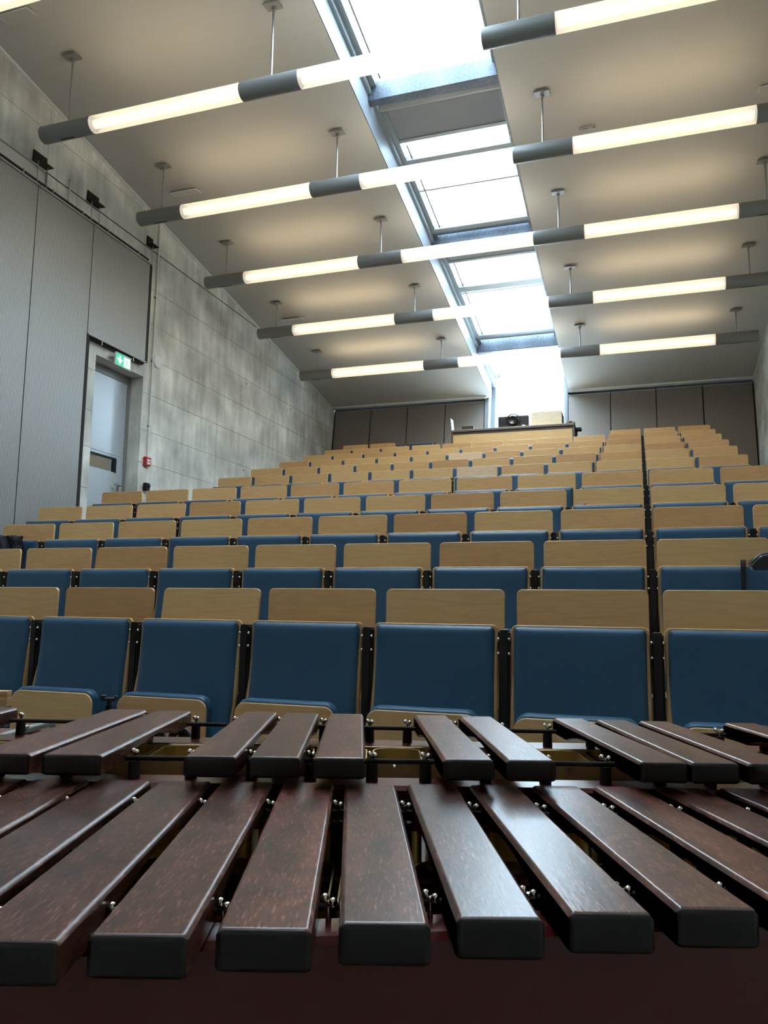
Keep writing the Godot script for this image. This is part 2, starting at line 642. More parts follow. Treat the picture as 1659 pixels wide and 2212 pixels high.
func skylight() -> void:
	var win := group_structure("window_1", "long strip of skylight windows running down the ceiling to the back wall")
	# upstand lining, pierced white sheet
	var b := MB.new()
	slope_box(SKY_L, SKY_L + 0.012, SKY_0, 15.27, 0.004, 0.49, b)
	slope_box(SKY_L - 0.08, SKY_L, SKY_0, 15.6, 0.35, 0.49, b)
	slope_box(SKY_R - 0.012, SKY_R, SKY_0, 15.27, 0.004, 0.49, b)
	slope_box(SKY_R, SKY_R + 0.08, SKY_0, 15.6, 0.35, 0.49, b)
	part("lining", b.done(), M.perforated, win)
	b = MB.new()
	slope_box(SKY_L, SKY_L + 0.05, SKY_0, 15.5, 0.33, 0.41, b)
	slope_box(SKY_L, SKY_L + 0.11, SKY_0, 15.5, 0.41, 0.48, b)
	slope_box(SKY_R - 0.05, SKY_R, SKY_0, 15.5, 0.33, 0.41, b)
	slope_box(SKY_R - 0.11, SKY_R, SKY_0, 15.5, 0.41, 0.48, b)
	part("side_frame", b.done(), M.alu, win)
	# galvanised cross beams
	for d in [SKY_0, 1.85, 4.80, 7.72, 10.55, 13.80]:
		b = MB.new()
		b.box(W((SKY_L + SKY_R) * 0.5, ceil_y(d) + 0.38, d + 0.06), Vector3(SKY_R - SKY_L - 0.02, 0.27, 0.12), 0.01)
		part("beam", b.done(), M.galvanised, win)
	# sills, transoms and glass, unit after unit
	for s in [[3.3, 3.42], [6.2, 6.32], [8.93, 9.07], [10.36, 10.50], [11.90, 12.04], [13.50, 13.66], [15.24, 15.36]]:
		b = MB.new()
		slope_box(SKY_L + 0.08, SKY_R - 0.08, s[0], s[1], 0.405, 0.47, b)
		part("sill", b.done(), M.alu, win)
	for d in [9.55, 12.12]:
		b = MB.new()
		slope_box(SKY_L + 0.10, SKY_R - 0.10, d, d + 0.025, 0.43, 0.46, b)
		part("glazing_bar", b.done(), M.grey_metal, win)
	for s in [[SKY_0, 1.90], [1.90, 3.36], [3.36, 4.86], [4.86, 6.26], [6.26, 7.75], [7.75, 9.0], [9.0, 10.43], [10.43, 11.97], [11.97, 13.58], [13.58, 15.5]]:
		b = MB.new()
		slope_box(SKY_L + 0.09, SKY_R - 0.09, s[0] + 0.01, s[1] - 0.01, 0.462, 0.472, b)
		part("pane", b.done(), M.glass, win)
	# inner sash edges along the left side
	for s in [[4.85, 7.65], [8.70, 8.93], [9.07, 10.36], [11.25, 11.90], [12.04, 13.50], [14.1, 15.24]]:
		b = MB.new()
		slope_box(SKY_L + 0.17, SKY_L + 0.19, s[0], s[1], 0.43, 0.455, b)
		part("sash_edge", b.done(), M.grey_metal, win)
	# roller blinds let down part of the way
	for s in [[8.02, 8.60], [10.95, 11.20]]:
		b = MB.new()
		slope_box(SKY_L + 0.11, SKY_R - 0.06, s[0], s[1], 0.438, 0.452, b)
		part("roller_blind", b.done(), M.blind, win)
		b = MB.new()
		slope_box(SKY_L + 0.10, SKY_R - 0.06, s[1], s[1] + 0.05, 0.425, 0.455, b)
		part("blind_bar", b.done(), M.alu, win)
		b = MB.new()
		b.tube(W(SKY_L + 0.05, ceil_y(s[0]) + 0.42, s[0] - 0.0), W(SKY_R - 0.02, ceil_y(s[0]) + 0.42, s[0]), 0.06, 0.06, 14)
		part("blind_casing", b.done(), M.grey_metal, win)

func formwork(wall: Node3D, x: float, out: float, d0: float, d1: float, joints: Array, hole := Rect2(), recess := Rect2()) -> void:
	# concrete face of formwork boards with open joints; out = +1 when the room lies towards +x
	var rows := [-1.4, -0.6, -0.1, 0.4, 0.89, 1.39, 1.89, 2.33, 2.835, 3.335, 3.81, 4.30, 4.835, 5.32, 5.82, 6.32, 6.82, 7.4]
	var g := 0.0018
	for r in rows.size() - 1:
		var y0: float = rows[r]
		var y1: float = rows[r + 1]
		for j in joints.size() - 1:
			var a: float = joints[j]
			var c: float = joints[j + 1]
			if y0 > ceil_y(a) + 0.05 or (recess.size.x > 0 and a >= recess.position.x - 0.01 and c <= recess.end.x + 0.01 and y0 >= recess.position.y - 0.01 and y1 <= recess.end.y + 0.01):
				continue
			var cuts := [[a + g, c - g, y0 + g, y1 - g]]
			if hole.size.x > 0 and a < hole.end.x and c > hole.position.x and y0 < hole.end.y and y1 > hole.position.y:
				cuts = []
				if a < hole.position.x:
					cuts.append([a + g, hole.position.x, y0 + g, y1 - g])
				if c > hole.end.x:
					cuts.append([hole.end.x, c - g, y0 + g, y1 - g])
				if y1 > hole.end.y:
					cuts.append([maxf(a + g, hole.position.x), minf(c - g, hole.end.x), hole.end.y, y1 - g])
				if y0 < hole.position.y:
					cuts.append([maxf(a + g, hole.position.x), minf(c - g, hole.end.x), y0 + g, hole.position.y])
			for q in cuts:
				var push := rng.randf_range(-0.001, 0.001)
				part("formwork_panel", span(W(x + push, q[2], q[0]), W(x - out * 0.03, q[3], q[1]), 0.002), M.concrete, wall)

func left_wall() -> void:
	var wall := group_structure("wall_left", "fair-faced concrete wall on the left with board joints and a door recess")
	var b := MB.new()
	# backing, open at the door (depth 7.60..8.545, heights 0.40..3.04)
	var xa := XL - 0.45
	for q in [[-4.2, 5.0, -1.4, 8.2], [5.0, 7.60, -1.4, 6.6], [8.545, 10.0, -1.4, 6.0], [10.0, 16.4, -1.4, 5.4], [7.60, 8.545, 3.04, 6.0], [7.60, 8.545, -1.4, 0.40]]:
		b.box((W(xa, q[2], q[0]) + W(XL - 0.028, q[3], q[1])) * 0.5, (W(xa, q[2], q[0]) - W(XL - 0.028, q[3], q[1])).abs())
	part("backing", b.done(), M.concrete, wall)
	formwork(wall, XL, 1.0, -4.1, 15.6, [-4.1, -2.0, 0.0, 2.0, 3.7, 5.25, 6.6, 8.72, 10.46, 12.20, 13.94, 15.6], Rect2(7.60, 0.40, 0.945, 2.64), Rect2(-4.1, 1.89, 10.7, 2.945))
	part("plaster_field", span(W(XL - 0.028, 1.9, -4.0), W(XL - 0.012, 4.825, 6.59)), M.plaster, wall)
	# dark joint under the upper lift of the wall, and the chipped edge by the first bracket
	part("dark_joint", span(W(XL - 0.004, 4.829, 6.6), W(XL + 0.003, 4.842, 13.3)), M.seam, wall)
	for z in [10.46, 12.2]:
		for y in [3.806, 2.33]:
			part("tie_hole", rod(W(XL + 0.002, y - 0.06, z + 0.9), W(XL - 0.01, y - 0.06, z + 0.9), 0.016, 10), M.seam, wall)
	# the door deep in its recess
	var door := group_structure("door_1", "grey metal door with a low glazed slot in the left wall recess")
	var xd := XL - 0.20
	b = MB.new()
	for q in [[7.60, 7.655, 0.40, 3.04], [8.49, 8.545, 0.40, 3.04], [7.655, 8.49, 2.93, 3.04]]:
		b.box((W(xd - 0.06, q[2], q[0]) + W(xd + 0.012, q[3], q[1])) * 0.5, (W(xd - 0.06, q[2], q[0]) - W(xd + 0.012, q[3], q[1])).abs(), 0.003)
	part("frame", b.done(), M.grey_metal, door)
	b = MB.new()      # leaf round the slot: depth 7.76..8.36, heights 1.70..1.86
	for q in [[7.66, 8.485, 1.90, 2.925], [7.66, 8.485, 0.41, 1.715], [7.66, 7.72, 1.715, 1.90], [8.34, 8.485, 1.715, 1.90]]:
		b.box((W(xd - 0.05, q[2], q[0]) + W(xd, q[3], q[1])) * 0.5, (W(xd - 0.05, q[2], q[0]) - W(xd, q[3], q[1])).abs())
	part("leaf", b.done(), M.door, door)
	b = MB.new()
	b.box(W(xd - 0.02, 1.893, 8.03), Vector3(0.055, 0.016, 0.62))
	b.box(W(xd - 0.02, 1.80, 8.33), Vector3(0.055, 0.185, 0.035))
	part("slot_seal", b.done(), M.matt_black, door)
	part("pane", span(W(xd - 0.032, 1.715, 7.72), W(xd - 0.026, 1.895, 8.34)), M.tinted_glass, door)
	part("slot_rail", span(W(xd, 1.935, 7.66), W(xd + 0.006, 1.965, 8.42), 0.002), M.door, door)
	b = MB.new()
	b.tube(W(xd, 1.55, 8.40), W(xd + 0.06, 1.55, 8.40), 0.010, 0.010, 10)
	b.tube(W(xd + 0.06, 1.55, 8.40), W(xd + 0.06, 1.55, 8.27), 0.010, 0.010, 10)
	b.box(W(xd + 0.006, 1.49, 8.40), Vector3(0.012, 0.20, 0.035), 0.004)
	part("door_handle", b.done(), M.steel, door)
	# what stands outside, seen through the slot
	var ext := thing("building", "pale beige building seen through the slot in the grey door", "building", W(-13.0, -1.0, 15.65))
	part("wall", bx(Vector3(0, 3.0, 0), Vector3(4.0, 6.0, 4.6)), M.facade, ext)

func right_wall() -> void:
	var wall := group_structure("wall_right", "fair-faced concrete wall along the right side")
	part("backing", span(W(XR + 0.028, -1.4, -4.2), W(XR + 0.45, 8.2, 16.4)), M.concrete, wall)
	formwork(wall, XR, -1.0, -4.1, 15.6, [-4.1, -2.0, 0.0, 1.8, 3.5, 5.24, 6.98, 8.72, 10.46, 12.20, 13.94, 15.6])

func back_d(y: float) -> float:        # depth of the leaning back wall at a height over the lens
	return 15.222 + SLOPE * (y - 4.065)

func back_wall() -> void:
	var wall := group_structure("wall_back", "leaning back wall behind the dark mesh panels")
	for s in [[XL - 0.4, SKY_L - 0.11], [SKY_R - 0.02, XR + 0.4]]:
		var b := MB.new()
		var p := []
		for e in [0.06, 0.40]:
			for y in [1.5, 4.9]:
				for x in s:
					p.append(W(x, y, back_d(y) + e))
		b.quad(p[0], p[1], p[3], p[2])
		b.quad(p[5], p[4], p[6], p[7])
		b.quad(p[4], p[0], p[2], p[6])
		b.quad(p[1], p[5], p[7], p[3])
		b.quad(p[2], p[3], p[7], p[6])
		b.quad(p[1], p[0], p[4], p[5])
		part("backing", b.done(), M.matt_black, wall)
	var win := group_structure("window_2", "tall window in the back wall below the end of the skylight")
	var b := MB.new()
	for s in [[SKY_L - 0.11, SKY_L - 0.03], [SKY_R - 0.08, SKY_R - 0.02]]:
		lean_box(s[0], s[1], 2.3, 4.75, -0.02, 0.38, b)
	part("lining", b.done(), M.perforated, win)
	b = MB.new()
	for s in [[SKY_L - 0.03, SKY_L + 0.05], [SKY_R - 0.13, SKY_R - 0.08]]:
		lean_box(s[0], s[1], 2.3, 4.75, 0.28, 0.36, b)
	lean_box(SKY_L, SKY_R - 0.1, 4.70, 4.75, 0.22, 0.36, b)
	lean_box(SKY_L, SKY_R - 0.1, 2.3, 2.5, 0.22, 0.36, b)
	part("frame", b.done(), M.alu, win)
	b = MB.new()
	lean_box(SKY_L, SKY_R - 0.1, 2.4, 4.72, 0.315, 0.325, b)
	part("pane", b.done(), M.glass, win)

func lean_box(x0: float, x1: float, y0: float, y1: float, e0: float, e1: float, b: MB) -> void:
	# box that leans with the back wall; e0..e1 = how far behind its face
	var p := []
	for e in [e0, e1]:
		for y in [y0, y1]:
			for x in [x0, x1]:
				p.append(W(x, y, back_d(y) + e))
	b.quad(p[0], p[1], p[3], p[2])
	b.quad(p[5], p[4], p[6], p[7])
	b.quad(p[4], p[0], p[2], p[6])
	b.quad(p[1], p[5], p[7], p[3])
	b.quad(p[2], p[3], p[7], p[6])
	b.quad(p[1], p[0], p[4], p[5])

# =====================================================================  mesh panels
func mesh_screens() -> void:
	var xs := -6.18
	var list := [
		[5.40, 6.403, -0.98, "tall ribbed metal screen at the left edge of the picture, farthest from the door", 0],
		[6.413, 7.316, -0.98, "tall ribbed metal screen just left of the grey door", 0],
		[7.326, 8.452, 3.205, "short ribbed metal screen hanging above the grey door", 1]]
	for s in list:
		var d0: float = s[0]
		var d1: float = s[1]
		var y0: float = s[2]
		var o := thing("metal_screen", s[3], "wall panel", W(xs, y0, (d0 + d1) * 0.5))
		var w := d1 - d0
		var h := 4.565 - y0
		var b := MB.new()
		b.box(Vector3(-0.012, h * 0.5, 0), Vector3(0.024, h, w), 0.004)
		part("ribbed_sheet", b.done(), M.mesh, o)
		b = MB.new()
		b.box(Vector3(-0.050, h * 0.5 + 0.02, 0), Vector3(0.05, h + 0.11, w + 0.008))
		if d1 > 7.3:
			var hs := h if s[4] else 3.20 - y0
			b.box(Vector3(-0.03, hs * 0.5, -w * 0.5 - 0.024), Vector3(0.07, hs, 0.05), 0.003)
		part("black_backing", b.done(), M.matt_black, o)
		b = MB.new()
		b.tube(Vector3(0.006, h + 0.004, -w * 0.5), Vector3(0.006, h + 0.004, w * 0.5), 0.013, 0.013, 10)
		part("tension_tube", b.done(), M.steel, o)
		if s[4]:
			part("tension_tube", rod(Vector3(0.006, -0.004, -w * 0.5), Vector3(0.006, -0.004, w * 0.5), 0.013), M.steel, o)
		for e in ([1, 0] if s[4] else [1]):
			for k in 2:
				var z := (k - 0.5) * w * 0.55
				b = MB.new()
				var yy := h + 0.03 if e else -0.03
				b.tube(Vector3(0.006, yy - 0.025, z), Vector3(0.006, yy + 0.025, z), 0.006, 0.006, 8)
				b.ball(Vector3(0.006, yy + (0.028 if e else -0.028), z), 0.010, 8, 5)
				part("clip", b.done(), M.chrome, o)
	# black brackets with the rods that carry the screens
	var names := ["black wall bracket left of the pale plaster field's end, two thin rods below", "black wall bracket above the joint left of the short screen", "small black wall bracket beside the upright conduit"]
	var where := [[6.475, 0.20], [7.36, 0.20], [8.525, 0.12]]
	for k in 3:
		var d: float = where[k][0]
		var w: float = where[k][1]
		var o := thing("screen_bracket", names[k], "bracket", W(XL, 4.86, d))
		var b := MB.new()
		b.box(Vector3(0.010, 0.06, 0), Vector3(0.02, 0.13, w), 0.003)
		b.box(Vector3(0.055, -0.002, 0), Vector3(0.11, 0.012, w + 0.02), 0.003)
		part("angle_plate", b.done(), M.black, o)
		for s in ([-1, 1] if k < 2 else [0]):
			part("hanger", rod(Vector3(0.06, -0.26, s * w * 0.36), Vector3(0.06, 0.0, s * w * 0.36), 0.005, 8), M.steel, o)
	# short cable end sticking up behind the second screen
	var c := MB.new()
	c.sweep([W(XL + 0.03, 4.56, 6.93), W(XL + 0.03, 4.74, 6.93), W(XL + 0.03, 4.90, 6.94), W(XL + 0.02, 4.935, 6.95), W(XL - 0.005, 4.94, 6.95)], 0.010, 8)
	var cab := part("cable_stub", c.done(), M.plaster, self)
	tag(cab, "short pale conduit hooking into the concrete between two black brackets", "conduit")

func back_panels() -> void:
	var xs := [[-6.225, -5.412], [-5.408, -4.60], [-4.596, -3.79], [-3.786, -2.97], [-1.32, -0.522], [-0.518, 0.309], [0.313, 1.131], [1.135, 1.985]]
	var say := ["outermost dark ribbed panel of the back wall beside the left concrete wall", "dark ribbed back wall panel, second from the left wall", "dark ribbed back wall panel, third from the left wall", "dark ribbed back wall panel touching the window's left side",
		"dark ribbed back wall panel touching the window's right side", "dark ribbed back wall panel, third from the right wall", "dark ribbed back wall panel, second from the right wall", "outermost dark ribbed panel of the back wall beside the right concrete wall"]
	for k in 8:
		var x0: float = xs[k][0]
		var x1: float = xs[k][1]
		var o := thing("wall_panel", say[k], "wall panel", W((x0 + x1) * 0.5, 2.40, back_d(2.40)))
		o.rotation.x = -atan(SLOPE)
		var h := 1.815 * sqrt(1.0 + SLOPE * SLOPE)
		var w := x1 - x0 - 0.012
		var b := MB.new()
		b.box(Vector3(0, h * 0.5, -0.012), Vector3(w, h, 0.024), 0.004)
		part("ribbed_sheet", b.done(), M.mesh_back, o)
		b = MB.new()
		b.box(Vector3(0, h * 0.5 + 0.02, -0.040), Vector3(w + 0.012, h + 0.06, 0.028))
		part("black_backing", b.done(), M.matt_black, o)
		b = MB.new()
		b.tube(Vector3(-w * 0.5, h, 0.004), Vector3(w * 0.5, h, 0.004), 0.012, 0.012, 8)
		part("tension_tube", b.done(), M.steel, o)

# =====================================================================  lamps
func lamps() -> void:
	var zs := [1.22, 2.86, 4.50, 6.127, 7.80, 9.402, 11.038, 12.718]  # first two lamps are unseen, added to brighten the front seats
	var ys := [4.915, 4.92, 4.925, 4.919, 4.828, 4.658, 4.463, 4.244]
	var say := ["added unseen tubular pendant lamp over the marimba, brightening the front seats", "added unseen tubular pendant lamp high over the front row, brightening its seats", "long tubular pendant lamp cut off by the picture's top left corner",
		"topmost fully seen tubular pendant lamp, crossing the upper skylight", "second tubular pendant lamp from the top, just below the blind", "middle one of the five tubular pendant lamps in view", "second lowest of the five tubular pendant lamps in view", "lowest and farthest tubular pendant lamp, nearest the back wall"]
	# shared meshes, lamp axis along x at the origin
	var glass := []
	var cores := []
	for s in [[1, 2], [3, 4], [5, 6]]:
		var a: float = LAMP_X[s[0]]
		var c: float = LAMP_X[s[1]]
		var b := MB.new()
		b.tube(Vector3(a, 0, 0), Vector3(c, 0, 0), LAMP_R, LAMP_R, 40, true)
		glass.append(b.done())
		b = MB.new()
		b.tube(Vector3(a + 0.02, 0, 0), Vector3(c - 0.02, 0, 0), 0.042, 0.042, 20, true)
		cores.append(b.done())
	var sleeves := []
	for s in [[0, 1], [2, 3], [4, 5], [6, 7]]:
		var a: float = LAMP_X[s[0]]
		var c: float = LAMP_X[s[1]]
		var R := LAMP_R + 0.003
		var b := MB.new()
		b.lathe(Vector3(a, 0, 0), [Vector2(0.0, 0), Vector2(R - 0.004, 0.0), Vector2(R, 0.004), Vector2(R, 0.03), Vector2(R - 0.0015, 0.031), Vector2(R, 0.032), Vector2(R, c - a - 0.004), Vector2(R - 0.004, c - a), Vector2(0.0, c - a)], 40, Vector3.RIGHT)
		sleeves.append(b.done())
	var slot := bx(Vector3.ZERO, Vector3(0.17, 0.006, 0.018), 0.002)
	for k in zs.size():
		var d: float = zs[k]
		var o := thing("pendant_lamp", say[k], "lamp", W(0, ys[k], d), 0.0, "tubular pendant lamps")
		for i in 4:
			part("metal_sleeve", sleeves[i], M.grey_metal, o)
		for i in 3:
			var t := part("glass_tube", glass[i], M.frosted, o)
			part("lamp_core", cores[i], M.lamp_core, t)
		for i in [0, 3]:
			var xm: float = (LAMP_X[i * 2] + LAMP_X[i * 2 + 1]) * 0.5
			part("sensor_slot", slot, M.matt_black, o, Vector3(xm, -LAMP_R - 0.001, 0.0))
			part("sensor", rod(Vector3(xm - 0.09, -LAMP_R - 0.012, 0.0), Vector3(xm - 0.09, -LAMP_R + 0.005, 0), 0.008), M.grey_metal, o)
		# rods and ceiling plates
		var top: float = ceil_y(d) - ys[k]
		for i in 4:
			var xm: float = (LAMP_X[i * 2] + LAMP_X[i * 2 + 1]) * 0.5
			var b := MB.new()
			b.tube(Vector3(xm, LAMP_R - 0.01, 0), Vector3(xm, top, 0), 0.011, 0.011, 10, false)
			b.tube(Vector3(xm, top - 0.05, 0), Vector3(xm, top, 0), 0.02, 0.02, 12, true)
			part("rod", b.done(), M.steel, o)
			var pl := part("ceiling_plate", bx(Vector3(0, -0.008, 0), Vector3(0.165, 0.016, 0.165), 0.003), M.grey_metal, o, Vector3(xm, top, 0))
			pl.rotation.x = atan(SLOPE)
		# the light of the tubes: up to the ceiling and down into the hall
		for s in [[1, 2], [3, 4], [5, 6]]:
			for up in [1, -1]:
				var l := AreaLight3D.new()
				l.name = "tube_light"
				l.area_size = Vector2(LAMP_X[s[1]] - LAMP_X[s[0]], 0.10)
				l.area_normalize_energy = true
				l.light_color = Color(1.0, 0.90, 0.72)
				l.light_energy = 0.16
				l.set("area_range", 40.0)
				l.set("area_attenuation", 2.0)
				l.shadow_enabled = true
				l.position = Vector3((LAMP_X[s[0]] + LAMP_X[s[1]]) * 0.5, up * (LAMP_R + 0.012), 0)
				l.rotation.x = PI / 2 * up
				o.add_child(l, true)

# =====================================================================  small fittings
func wall_fittings() -> void:
	# conduit down to the call point
	var b := MB.new()
	b.tube(W(XL + 0.02, 1.99, 8.70), W(XL + 0.02, ceil_y(8.7) - 0.01, 8.72), 0.011, 0.011, 10)
	var cd := part("conduit", b.done(), M.white, self)
	tag(cd, "thin white conduit running up the concrete wall from the red call point", "conduit")
	for y in [2.4, 3.3, 4.2]:
		part("clip", bx(W(XL + 0.012, y, 8.705), Vector3(0.03, 0.02, 0.045), 0.003), M.grey_metal, cd)
	var o := thing("fire_call_point", "red fire alarm call point at the foot of the white conduit", "alarm", W(XL, 1.915, 8.69))
	part("housing", bx(Vector3(0.027, 0, 0), Vector3(0.054, 0.115, 0.115), 0.006), M.red, o)
	part("button_plate", bx(Vector3(0.055, -0.006, 0), Vector3(0.006, 0.066, 0.066), 0.002), M.white, o)
	b = MB.new()
	b.tube(Vector3(0.057, -0.006, 0), Vector3(0.0605, -0.006, 0), 0.010, 0.010, 12)
	for s in [-1, 1]:
		b.box(Vector3(0.059, -0.006, s * 0.020), Vector3(0.002, 0.005, 0.010))
	part("button_mark", b.done(), M.matt_black, o)
	o = thing("wall_disc", "round white disc speaker on the concrete wall beside the conduit", "speaker", W(XL, 3.333, 8.83))
	b = MB.new()
	b.lathe(Vector3.ZERO, [Vector2(0.0, 0.0), Vector2(0.085, 0.0), Vector2(0.09, 0.008), Vector2(0.088, 0.02), Vector2(0.075, 0.03), Vector2(0.0, 0.034)], 28, Vector3.RIGHT)
	part("cover", b.done(), M.white, o)
	part("side_lug", bx(Vector3(0.012, 0, -0.098), Vector3(0.024, 0.03, 0.03), 0.004), M.white, o)
	o = thing("motion_sensor", "small black motion sensor on the concrete wall right of the door", "sensor", W(XL, 1.575, 8.70))
	part("housing", bx(Vector3(0.03, 0, 0), Vector3(0.06, 0.105, 0.085), 0.008), M.black, o)
	b = MB.new()
	b.ball(Vector3(0.058, 0.012, -0.006), 0.026, 14, 8)
	part("lens", b.done(), mat(Color(0.15, 0.16, 0.18), 0.08), o)
	# lit exit sign above the door: arrow down on green, runner on white
	var pix := Image.create(128, 64, false, Image.FORMAT_RGB8)
	var green := Color(0.10, 0.68, 0.50)
	pix.fill(green)
	pix.fill_rect(Rect2i(68, 5, 56, 54), Color(0.97, 1.0, 0.98))
	pix.fill_rect(Rect2i(28, 8, 11, 26), Color.WHITE)
	for y in range(24, 58):
		for x in range(6, 64):
			var ax := absf(x - 33.0)
			if y <= 57 - ax * 1.25 and y >= 57 - ax * 1.25 - 17:
				pix.set_pixel(x, y, Color.WHITE)
	stroke(pix, Vector2(96, 16), Vector2(96, 16), 3.4, green)
	for s in [[95, 22, 94, 38, 3.6], [93, 24, 84, 25, 1.6], [84, 25, 78, 30, 1.4], [97, 24, 105, 27, 1.6], [105, 27, 109, 32, 1.4], [94, 38, 88, 46, 2.2], [88, 46, 80, 53, 1.8], [95, 38, 102, 45, 2.2], [102, 45, 110, 52, 1.8]]:
		stroke(pix, Vector2(s[0], s[1]), Vector2(s[2], s[3]), s[4], green)
	var tex := ImageTexture.create_from_image(pix)
	var sm := mat(Color.WHITE, 0.4)
	sm.albedo_texture = tex
	sm.emission_enabled = true
	sm.emission_texture = tex
	sm.emission = Color.WHITE
	sm.emission_operator = BaseMaterial3D.EMISSION_OP_MULTIPLY
	sm.emission_energy_multiplier = 0.55
	o = thing("exit_sign", "lit green and white exit sign with arrow and runner above the door", "sign", W(XL + 0.135, 3.047, 7.945))
	part("case", bx(Vector3(-0.012, 0, 0), Vector3(0.02, 0.165, 0.305), 0.003), M.white, o)
	part("bracket", bx(Vector3(-0.075, 0.05, 0), Vector3(0.115, 0.03, 0.26), 0.003), M.white, o)
	b = MB.new()
	var q := [Vector3(0.0, -0.071, 0.142), Vector3(0.0, -0.071, -0.142), Vector3(0.0, 0.071, -0.142), Vector3(0.0, 0.071, 0.142)]
	var t := [Vector2(0, 1), Vector2(1, 1), Vector2(1, 0), Vector2(0, 0)]
	var id := []
	for k in 4:
		id.append(b.vert(q[k], Vector3.RIGHT, t[k]))
	b.quad_i(id[0], id[1], id[2], id[3])
	var face := part("sign_screen", b.done(), sm, o)
	face.position.x = 0.001
	for y in [-0.078, 0.078]:
		part("edge_bar", bx(Vector3(0.004, y, 0), Vector3(0.014, 0.010, 0.305), 0.002), M.white, o)

func stroke(im: Image, a: Vector2, b: Vector2, r: float, c: Color) -> void:
	for y in range(int(minf(a.y, b.y) - r), int(maxf(a.y, b.y) + r) + 2):
		for x in range(int(minf(a.x, b.x) - r), int(maxf(a.x, b.x) + r) + 2):
			if Geometry2D.get_closest_point_to_segment(Vector2(x, y), a, b).distance_to(Vector2(x, y)) <= r:
				im.set_pixel(x, y, c)

func ceiling_fittings() -> void:
	var say := ["square access hatch in the ceiling at the picture's top left corner", "square access hatch in the ceiling over the second lamp's left end", "square access hatch in the ceiling near the right wall", "square access hatch in the ceiling over the fourth lamp's left end"]
	var at := [[-5.78, 5.60], [-5.56, 8.33], [1.45, 8.33], [-5.53, 11.60]]
	for k in 4:
		var o := thing("access_hatch", say[k], "hatch", W(at[k][0], ceil_y(at[k][1]), at[k][1]), 0.0, "ceiling hatches")
		o.rotation.x = atan(SLOPE)
		part("lid", bx(Vector3(0, -0.004, 0), Vector3(0.355, 0.008, 0.23), 0.002), M.ceiling, o)
		var b := MB.new()
		for s in [-1, 1]:
			b.box(Vector3(s * 0.184, -0.003, 0), Vector3(0.008, 0.012, 0.25), 0.002)
			b.box(Vector3(0, -0.003, s * 0.121), Vector3(0.36, 0.012, 0.008), 0.002)
		part("rim", b.done(), M.white, o)
	var pl := thing("number_plate", "tiny framed number plate on the ceiling above the second lamp's right tube", "plate", W(-0.466, ceil_y(8.40), 8.40))
	pl.rotation.x = atan(SLOPE)
	part("plate", bx(Vector3(0, -0.003, 0), Vector3(0.175, 0.006, 0.085), 0.001), M.ceiling, pl)
	var fr := MB.new()
	for s in [-1, 1]:
		fr.box(Vector3(s * 0.086, -0.007, 0), Vector3(0.003, 0.003, 0.085))
		fr.box(Vector3(0, -0.007, s * 0.041), Vector3(0.175, 0.003, 0.003))
	part("border", fr.done(), M.black, pl)
	var tm := TextMesh.new()
	var sf := SystemFont.new()
	sf.font_names = PackedStringArray(["Droid Sans"])
	tm.font = sf
	tm.text = "1033718"
	tm.font_size = 16
	tm.pixel_size = 0.0026
	tm.depth = 0.002
	part("number", tm, M.black, pl, Vector3(0, -0.008, 0), Vector3(PI / 2, 0, 0))

# =====================================================================  seats
func row_depths() -> Array:
	return [3.2017, 4.1198, 5.0479, 6.028, 6.9405, 9.3348, 10.2649, 11.2082, 12.141, 13.0516, 13.9857, 14.915]

func row_heights() -> Array:
	return [0.0895, 0.3685, 0.6488, 0.931, 1.2148, 1.7667, 2.0546, 2.3375, 2.6248, 2.9006, 3.1843, 3.4675]

const ORD := ["first", "second", "third", "fourth", "fifth", "sixth", "seventh", "eighth", "ninth", "tenth", "eleventh", "twelfth"]

func shell_z(y: float) -> float:       # curve of the backrest: forward of the tablet plane by this much
	var t := clampf((0.947 - y) / 0.60, 0.0, 1.0)
	return 0.138 + 0.020 * t + 0.11 * t * t * t

func pad_mesh() -> ArrayMesh:
	# upholstered face of the backrest: puffed cushion with soft edges
	var b := MB.new()
	var hw := 0.2435
	var y0 := 0.37
	var y1 := 0.941
	var nu := 22
	var nv := 26
	var rows := []
	for j in nv + 1:
		var v := float(j) / nv
		v = 0.5 - 0.5 * cos(PI * v)
		var row := []
		for i in nu + 1:
			var u := 0.5 - 0.5 * cos(PI * i / nu)
			var x := (u * 2 - 1) * hw
			var y := lerpf(y0, y1, v)
			# rounded upper corners
			var dx := absf(x) - (hw - 0.022)
			var dy := y - (y1 - 0.022)
			if dx > 0 and dy > 0:
				var l := Vector2(dx, dy).length()
				if l > 0.022:
					x = signf(x) * (hw - 0.022 + dx / l * 0.022)
					y = y1 - 0.022 + dy / l * 0.022
			var e := minf(minf(hw - absf(x), y1 - y), y - y0) / 0.028
			var puff := 0.026 * sqrt(clampf(1.0 - pow(1.0 - clampf(e, 0, 1), 2.0), 0, 1)) + 0.005 * sin(PI * u) * sin(PI * v)
			row.append(Vector3(x, y, shell_z(y) + 0.012 + puff))
		rows.append(row)
	b.grid(rows)
	return b.done()

func cushion_mesh() -> ArrayMesh:
	# tipped-up seat cushion behind its plywood pan: rounded slab
	var b := MB.new()
	b.slab(rounded(0.426, 0.27, 0.638, 0.045, 0.03, 6), 0.286, 0.342, 0.016, func(u, v, w): return Vector3(u, v, w - 0.012 * (0.638 - v)))
	return b.done()

var seat_parts := {}

